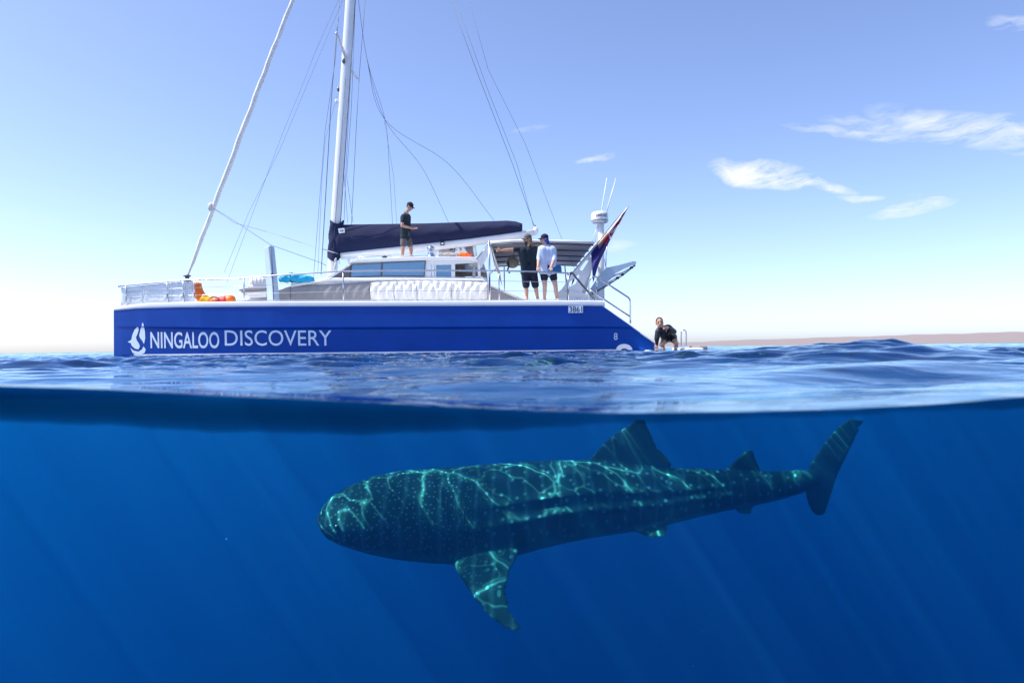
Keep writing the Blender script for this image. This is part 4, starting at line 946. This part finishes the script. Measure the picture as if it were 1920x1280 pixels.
obj('float_band', tube(pts[12:19], .138, 14), 'yellow', fl, True); obj('float_tip', tube(pts[22:28], .140, 14), 'red', fl, True)
obj('float_line', tube(curve_pts([W(395, 560, 17.62), W(400, 556, 17.6), W(410, 560, 17.62), W(412, 570, 17.62)]), .014, 6), 'black_rubber', fl, True)
plat = thing('swim_platform', (W(1292, 643, 17.6).x, 17.6, 0), 'low white swim platform with a metal hoop awash behind the kneeling swimmer', 'platform')
a = W(1276, 640, 17.6); b = W(1312, 646, 17.6)
obj('float_deck', box(a.x-.05, b.x, 17.2, 18.4, -.12, .075, .04), 'gelcoat', plat)
obj('pad', box(b.x-.1, b.x+.12, 17.3, 18.3, -.1, .12, .03), 'grey_canvas', plat)
obj('hoop', tube(curve_pts([(W(1277.5, 640, 17.6).x, 17.6, .05), W(1277.5, 626, 17.6), W(1279, 620.5, 17.6), W(1282, 618.5, 17.6), W(1285.5, 620.5, 17.6), W(1286.8, 626, 17.6), (W(1286.8, 640, 17.6).x, 17.6, .05)], 5), .016, 8), 'steel', plat, True)
# ------------------------------------------------------------------ people
def hand(wr, d, side, nrm, mode='flat', s=1.0, thumb=1):
    """palm and five fingers: d along the hand, side towards the little finger (thumb the other way), nrm the way the fingers curl"""
    d, side, nrm = d.normalized(), (side-d*side.dot(d.normalized())).normalized(), nrm.normalized(); P = []
    for k in (-1, 0, 1): P.append(capsule(wr+d*.01*s+side*k*.012*s, wr+d*.082*s+side*k*.026*s, .019*s, .016*s, 8))
    for k, ln in enumerate((.070, .080, .074, .058)):
        b = wr+d*.088*s+side*(-.030+.020*k)*s; L = ln*s
        curl = {'flat': .15, 'grip': .85, 'point': (0 if k == 0 else 1.25), 'shaka': (.0 if k == 3 else 1.25), 'fist': 1.2}[mode]
        p = b; q = d.copy()
        for j in range(3):
            ang = curl*(.6 if j == 0 else 1.0); q2 = (d*math.cos(curl*(j+.6))+nrm*math.sin(curl*(j+.6))).normalized()
            if mode in ('point', 'shaka') and curl == 0: q2 = (d+(side*.5 if mode == 'shaka' else side*0)).normalized()
            e = p+q2*L*(.45, .32, .25)[j]; P.append(capsule(p, e, (.0115, .0105, .0095)[j]*s, (.0105, .0095, .0085)[j]*s, 8)); p = e
    tb = wr+d*.03*s-side*.026*s
    td = (d*.75-side*.75+nrm*.25).normalized() if mode != 'shaka' else (-side*.95+d*.3).normalized()
    m = tb+td*.04*s; P += [capsule(tb, m, .015*s, .012*s, 8), capsule(m, m+(td+d*(.35 if mode != 'shaka' else 0)).normalized()*.035*s, .012*s, .0095*s, 8)]
    return P
def head_frame(gaze):
    f = gaze.normalized(); r = f.cross(Vector((0, 0, 1))).normalized(); return f, r, r.cross(f).normalized()
def person(loc, label, J, o):
    root = thing('person', loc, label, 'person'); s = o.get('s', 1.0); hs = o.get('hs', s); B = []
    g, r, up = head_frame(Vector(o['gaze'])); H = J['head']
    def L(a, b, t): return J[a].lerp(J[b], t)
    pel = L('hipA', 'hipB', .5); ch = L('shA', 'shB', .5)
    def torso(e, low=0.0, slim=1.0):
        P = [capsule(J['hipA'], J['hipB'], (.115+e)*s, (.115+e)*s)]
        for a, h in (('shA', 'hipA'), ('shB', 'hipB')):
            top = J[a].lerp(ch, .32)-(ch-pel).normalized()*.05*s; bot = J[h].lerp(pel, .1); wst = top.lerp(bot, .62)
            P += [capsule(top, wst, (.112+e)*s*slim, (.098+e)*s*slim), capsule(wst, bot+(bot-top).normalized()*low, (.098+e)*s*slim, (.112+e)*s*slim)]
        P.append(capsule(J['shA'].lerp(ch, .12), J['shB'].lerp(ch, .12), (.068+e)*s, (.068+e)*s))
        P.append(capsule(ch.lerp(pel, .1), ch.lerp(pel, .45), (.12+e)*s, (.115+e)*s))
        return P
    B += torso(0)
    B.append(capsule(ch, J['neck'], .07*s, .058*s)); B.append(capsule(J['neck'], H-up*.03*hs, .056*hs, .055*hs))
    B.append(ball(H+up*.02*hs, (.076*hs, .096*hs, .105*hs), (r, g, up))); B.append(ball(H+g*.028*hs-up*.055*hs, (.056*hs, .062*hs, .062*hs), (r, g, up)))
    B.append(capsule(H+g*.094*hs+up*.012*hs, H+g*.112*hs-up*.022*hs, .011*hs, .017*hs, 8))
    for k in (-1, 1): B.append(ball(H+r*k*.078*hs-g*.005*hs-up*.005*hs, (.012*hs, .022*hs, .034*hs), (r, g, up), 10, 8))
    for a in 'AB':
        B.append(capsule(J['sh'+a], J['el'+a], .056*s, .043*s)); B.append(capsule(J['el'+a], J['el'+a].lerp(J['wr'+a], .35), .043*s, .045*s)); B.append(capsule(J['el'+a].lerp(J['wr'+a], .35), J['wr'+a], .045*s, .027*s))
        hd = o['hand'+a]; B += hand(J['wr'+a], Vector(hd[0]), Vector(hd[1]), Vector(hd[2]), hd[3], s*1.05)
        B.append(capsule(J['hip'+a], J['kn'+a], .092*s, .060*s)); B.append(ball(J['kn'+a], .060*s))
        k, an = J['kn'+a], J['an'+a]; B.append(capsule(k, k.lerp(an, .32)+Vector((0, .012, 0)), .055*s, .058*s)); B.append(capsule(k.lerp(an, .32)+Vector((0, .012, 0)), an, .058*s, .036*s))
        t = J['toe'+a]; B += [capsule(an, t, .042*s, .030*s), capsule(an-Vector((0, 0, .02*s)), an.lerp(t, -.25)-Vector((0, 0, .02*s)), .036*s, .034*s), capsule(an.lerp(t, .8), an.lerp(t, 1.15), .036*s, .026*s)]
    link('body', fuse(B, .0105, 3), o.get('skin', 'skin'), root, True)
    # eyes, brows, mouth
    for k in (-1, 1):
        e = H+g*.086*hs+r*k*.031*hs+up*.014*hs
        if not o.get('glasses'): obj('eye', ball(e, (.013*hs, .010*hs, .009*hs), (r, g, up), 10, 8), 'eye_dark', root, True)
        obj('eyebrow', capsule(e+up*.022*hs-r*.014*hs+g*.006*hs, e+up*.022*hs+r*.014*hs+g*.004*hs, .005*hs, .005*hs, 6), o['hair'], root, True)
    obj('mouth', capsule(H+g*.086*hs-up*.052*hs-r*.018*hs, H+g*.086*hs-up*.052*hs+r*.018*hs, .0075*hs, .0075*hs, 8), 'lips', root, True)
    if o.get('glasses'):
        gl = [ball(H+g*.094*hs+r*k*.033*hs+up*.012*hs, (.030*hs, .012*hs, .021*hs), (r, g, up), 12, 8) for k in (-1, 1)]+[capsule(H+r*k*.066*hs+g*.085*hs+up*.016*hs, H+r*k*.08*hs+g*.0*hs+up*.016*hs, .006*hs, .006*hs, 6) for k in (-1, 1)]+[capsule(H+r*.07*hs+g*.088*hs+up*.018*hs, H-r*.07*hs+g*.088*hs+up*.018*hs, .007*hs, .007*hs, 6)]
        link('sunglasses', fuse(gl, .006, 1), 'black_rubber', root, True)
    # hair
    hair = [ball(H+up*.032*hs-g*.012*hs, (.084*hs, .098*hs, .102*hs), (r, g, up))]
    if o.get('long'): hair += [capsule(H-g*.06*hs+r*k*.04*hs, J['neck']-g*.07*hs+r*k*.055*hs-up*.03*s, .045*hs, .035*hs) for k in (-1, 0, 1)]
    me = fuse(hair, .010, 2); bm = bmesh.new(); bm.from_mesh(me)     # keep the face free
    kill = [f for f in bm.faces if (f.calc_center_median()-H).dot(g) > .042*hs and (f.calc_center_median()-H).dot(up) < .075*hs]
    bmesh.ops.delete(bm, geom=kill, context='FACES'); bm.to_mesh(me); bm.free(); link('hair', me, o['hair'], root, True)
    if o.get('beard'):
        link('beard', fuse([ball(H+g*.045*hs-up*.078*hs, (.06*hs, .055*hs, .05*hs), (r, g, up)), ball(H+g*.05*hs-up*.12*hs, (.04*hs, .04*hs, .06*hs), (r, g, up))], .009, 2), 'hair_brown', root, True)
    # clothes
    shirt = torso(.017, o.get('hem', .03), o.get('slim', 1.0)); sl = o.get('sleeve', .55)
    for a in 'AB':
        e = J['sh'+a].lerp(J['el'+a], min(1, sl)); shirt.append(capsule(J['sh'+a], e, .075*s, .066*s))
        if sl > 1: f = J['el'+a].lerp(J['wr'+a], sl-1); shirt.append(capsule(J['el'+a], f, .062*s, .05*s if sl < 1.5 else .038*s))
    if o.get('suit'):
        for a in 'AB': shirt.append(capsule(J['hip'+a], J['hip'+a].lerp(J['kn'+a], o['leg']), .108*s, .088*s))
        shirt.append(capsule(ch, J['neck'].lerp(ch, .25), .085*s, .07*s))
        link('wetsuit', fuse(shirt, .011, 3), o['shirt'], root, True)
    else:
        me = fuse(shirt, .011, 3); link('shirt', me, o['shirt'], root, True)
        for k in (-1, 1): obj('collar', capsule(J['neck']+g*.06*s*.6+r*k*.02*s-up*.035*s, J['neck']-g*.03*s+r*k*.07*s-up*.01*s, .016*s, .016*s, 8), o['shirt'], root, True)
        sh = [capsule(J['hipA'], J['hipB'], .131*s, .131*s), capsule(pel+(ch-pel).normalized()*.1*s, pel, .125*s, .13*s)]
        for a in 'AB': e = J['hip'+a].lerp(J['kn'+a], o['leg']); sh += [capsule(J['hip'+a], e, .118*s, .098*s)]
        link('shorts', fuse(sh, .011, 3), o['shorts'], root, True)
    if o.get('cap'):
        V = []; Fs = []; n = 24; m = 8; c = H+up*.045*hs-g*.008*hs
        cap = [ball(c+up*.015*hs, (.092*hs, .108*hs, .092*hs), (r, g, up))]
        me = fuse(cap, .008, 1); bm = bmesh.new(); bm.from_mesh(me)
        bmesh.ops.bisect_plane(bm, geom=list(bm.verts)+list(bm.edges)+list(bm.faces), plane_co=c-up*.004*hs, plane_no=up, clear_inner=True)
        bmesh.ops.holes_fill(bm, edges=[e for e in bm.edges if e.is_boundary]); bm.to_mesh(me); bm.free()
        ce = link('cap', me, o['cap'], root, True)
        V = []; Fs = []
        for j in range(7):
            t = j/6
            for i in range(13): a = (i/12-.5)*2*1.1; rad = .098+t*.085*math.cos(a)**.5; V.append(c+g*(rad*math.cos(a)*hs)+r*(min(.092, .095)*math.sin(a)*(1+.1*t)*hs)+up*((.004-.022*t-.03*(math.sin(a)**2))*hs))
        for j in range(6):
            for i in range(12): Fs.append((j*13+i, j*13+i+1, (j+1)*13+i+1, (j+1)*13+i))
        q = obj('brim', (V, Fs), o['cap'], ce, True); md_ = q.modifiers.new('s', 'SOLIDIFY'); md_.thickness = .008
        obj('cap_button', ball(c+up*.106*hs, .008), o['cap'], ce, True)
    return root
def JJ(Y, **k): return {n: W(p[0], p[1], Y+(p[2] if len(p) > 2 else 0)) for n, p in k.items()}
# the one on the roof, looking down at his hands
J = JJ(19.3, head=(768.0, 388), neck=(762, 399), shA=(757.5, 405.5, -.18), shB=(763.5, 404.5, .18), elA=(753.5, 423, -.23), elB=(763, 421, .22), wrA=(772.5, 428, -.13), wrB=(773, 427, .06),
       hipA=(758, 445, -.09), hipB=(763, 445, .09), knA=(755.5, 463, -.12), knB=(770.5, 463, .10), anA=(754.5, 480, -.12), anB=(770.5, 480, .08), toeA=(760, 483.5, -.24), toeB=(778, 483, .0))
person((W(762, 483, 19.3).x, 19.3, ZR), 'person in black polo shirt and grey shorts standing on the cabin roof', J,
       dict(gaze=(.86, -.22, -.42), handA=((1, .15, -.05), (0, -1, .2), (.1, .2, 1), 'flat'), handB=((1, -.15, .08), (0, 1, 0), (0, 0, -1), 'flat'), shirt='black_cloth', shorts='grey_cloth', leg=.72, hair='hair_brown', cap='black_cloth', s=.95, hem=.03))
# the bearded one, pointing forward
J = JJ(17.7, head=(989.5, 449), neck=(991.5, 460.5), shA=(975.5, 467, -.05), shB=(1004.5, 467, .06), elA=(955.5, 468.5, -.16), elB=(1008.5, 486, .16), wrA=(939.5, 469.5, -.24), wrB=(1005, 502, .10),
       hipA=(985, 510, 0), hipB=(999, 510, .02), knA=(986.5, 536, -.03), knB=(1004, 536, 0), anA=(988, 559, .02), anB=(1008, 559, .02), toeA=(986, 563, -.17), toeB=(1009.5, 563, -.17))
person((W(996, 562, 17.7).x, 17.7, ZD), 'bearded person in black polo shirt and shorts pointing forward from the side deck', J,
       dict(gaze=(-.93, -.33, -.08), handA=((-1, -.25, .02), (0, .1, -1), (.3, .9, -.1), 'point'), handB=((0, -.1, -1), (0, 1, 0), (-1, 0, 0), 'flat'), shirt='black_cloth', shorts='navy_cloth', leg=.93, hair='hair_blond', long=True, beard=True, glasses=True, cap='grey_cloth', hem=.05))
wb = W(943, 469.5, 17.48); 
# the one beside, hands on the rail
J = JJ(17.72, head=(1021, 449), neck=(1024.5, 460), shA=(1013.5, 466.5, -.04), shB=(1037, 466.5, .03), elA=(1010.5, 484, -.10), elB=(1039.5, 484.5, -.08), wrA=(1008.5, 499.5, -.34), wrB=(1033.5, 499.5, -.34),
       hipA=(1020, 510, 0), hipB=(1035.5, 510, .02), knA=(1021.5, 536, -.03), knB=(1041.5, 536, 0), anA=(1021, 559.5, .02), anB=(1044, 559.5, .03), toeA=(1018, 563.5, -.16), toeB=(1047, 563.5, -.15))
pw = person((W(1031, 562, 17.72).x, 17.72, ZD), 'person in loose pale blue shirt and navy cap resting both hands on the side rail', J,
       dict(gaze=(-.95, -.25, -.08), handA=((0, -.35, -.93), (-1, 0, 0), (0, -.93, .35), 'grip'), handB=((0, -.35, -.93), (1, 0, 0), (0, -.93, .35), 'grip'), shirt='light_blue_cloth', shorts='navy_cloth', leg=.45, hair='hair_brown', cap='navy_cloth', sleeve=1.2, hem=-.02, slim=1.12, skin='skin_pale', s=1.0))
H = J['head']; g, r, up = head_frame(Vector((-.95, -.25, -.08)))
link('neck_flap', fuse([ball(H-g*.055+up*.0, (.085, .055, .085), (r, g, up)), ball(H-g*.07-up*.075, (.095, .05, .07), (r, g, up)), capsule(H-g*.0-r*.07-up*.02, H-g*.04-r*.085-up*.10, .03, .035)], .010, 3), 'bright_blue_cloth', pw, True)
link('waist_jacket', fuse([capsule(W(1033, 507, 17.66), W(1047, 503, 17.74), .10, .085), capsule(W(1046, 500, 17.72), W(1050, 508, 17.74), .06, .05)], .011, 3), 'blue_print_cloth', pw, True)
# the swimmer kneeling on the awash step, one hand down, the other raised in a shaka
J = JJ(16.9, head=(1236.5, 605.5, -.05), neck=(1243, 615), shA=(1234, 621, -.05), shB=(1254.5, 614.5, .12), elA=(1231.5, 635, -.06), elB=(1264, 621.5, .02), wrA=(1231.5, 646, -.05), wrB=(1252.5, 614.5, -.25),
       hipA=(1249, 633, .38), hipB=(1260, 632, .42), knA=(1241, 646, -.05), knB=(1268, 644, .05), anA=(1245, 656, .45), anB=(1267, 656, .5), toeA=(1245, 659, .62), toeB=(1267, 659, .66))
person((W(1248, 650, 16.9).x, 17.0, 0), 'person in black wetsuit kneeling in the water at the stern making a hand sign', J,
       dict(gaze=(-.10, -.98, -.05), handA=((-.05, -.2, -1), (1, 0, 0), (0, -1, 0), 'flat'), handB=((-1, -.25, -.1), (0, -.2, 1), (.1, 1, 0), 'shaka'), shirt='wetsuit', suit=True, leg=.5, hair='hair_brown', sleeve=1.92, s=.98, hs=1.12, skin='skin'))
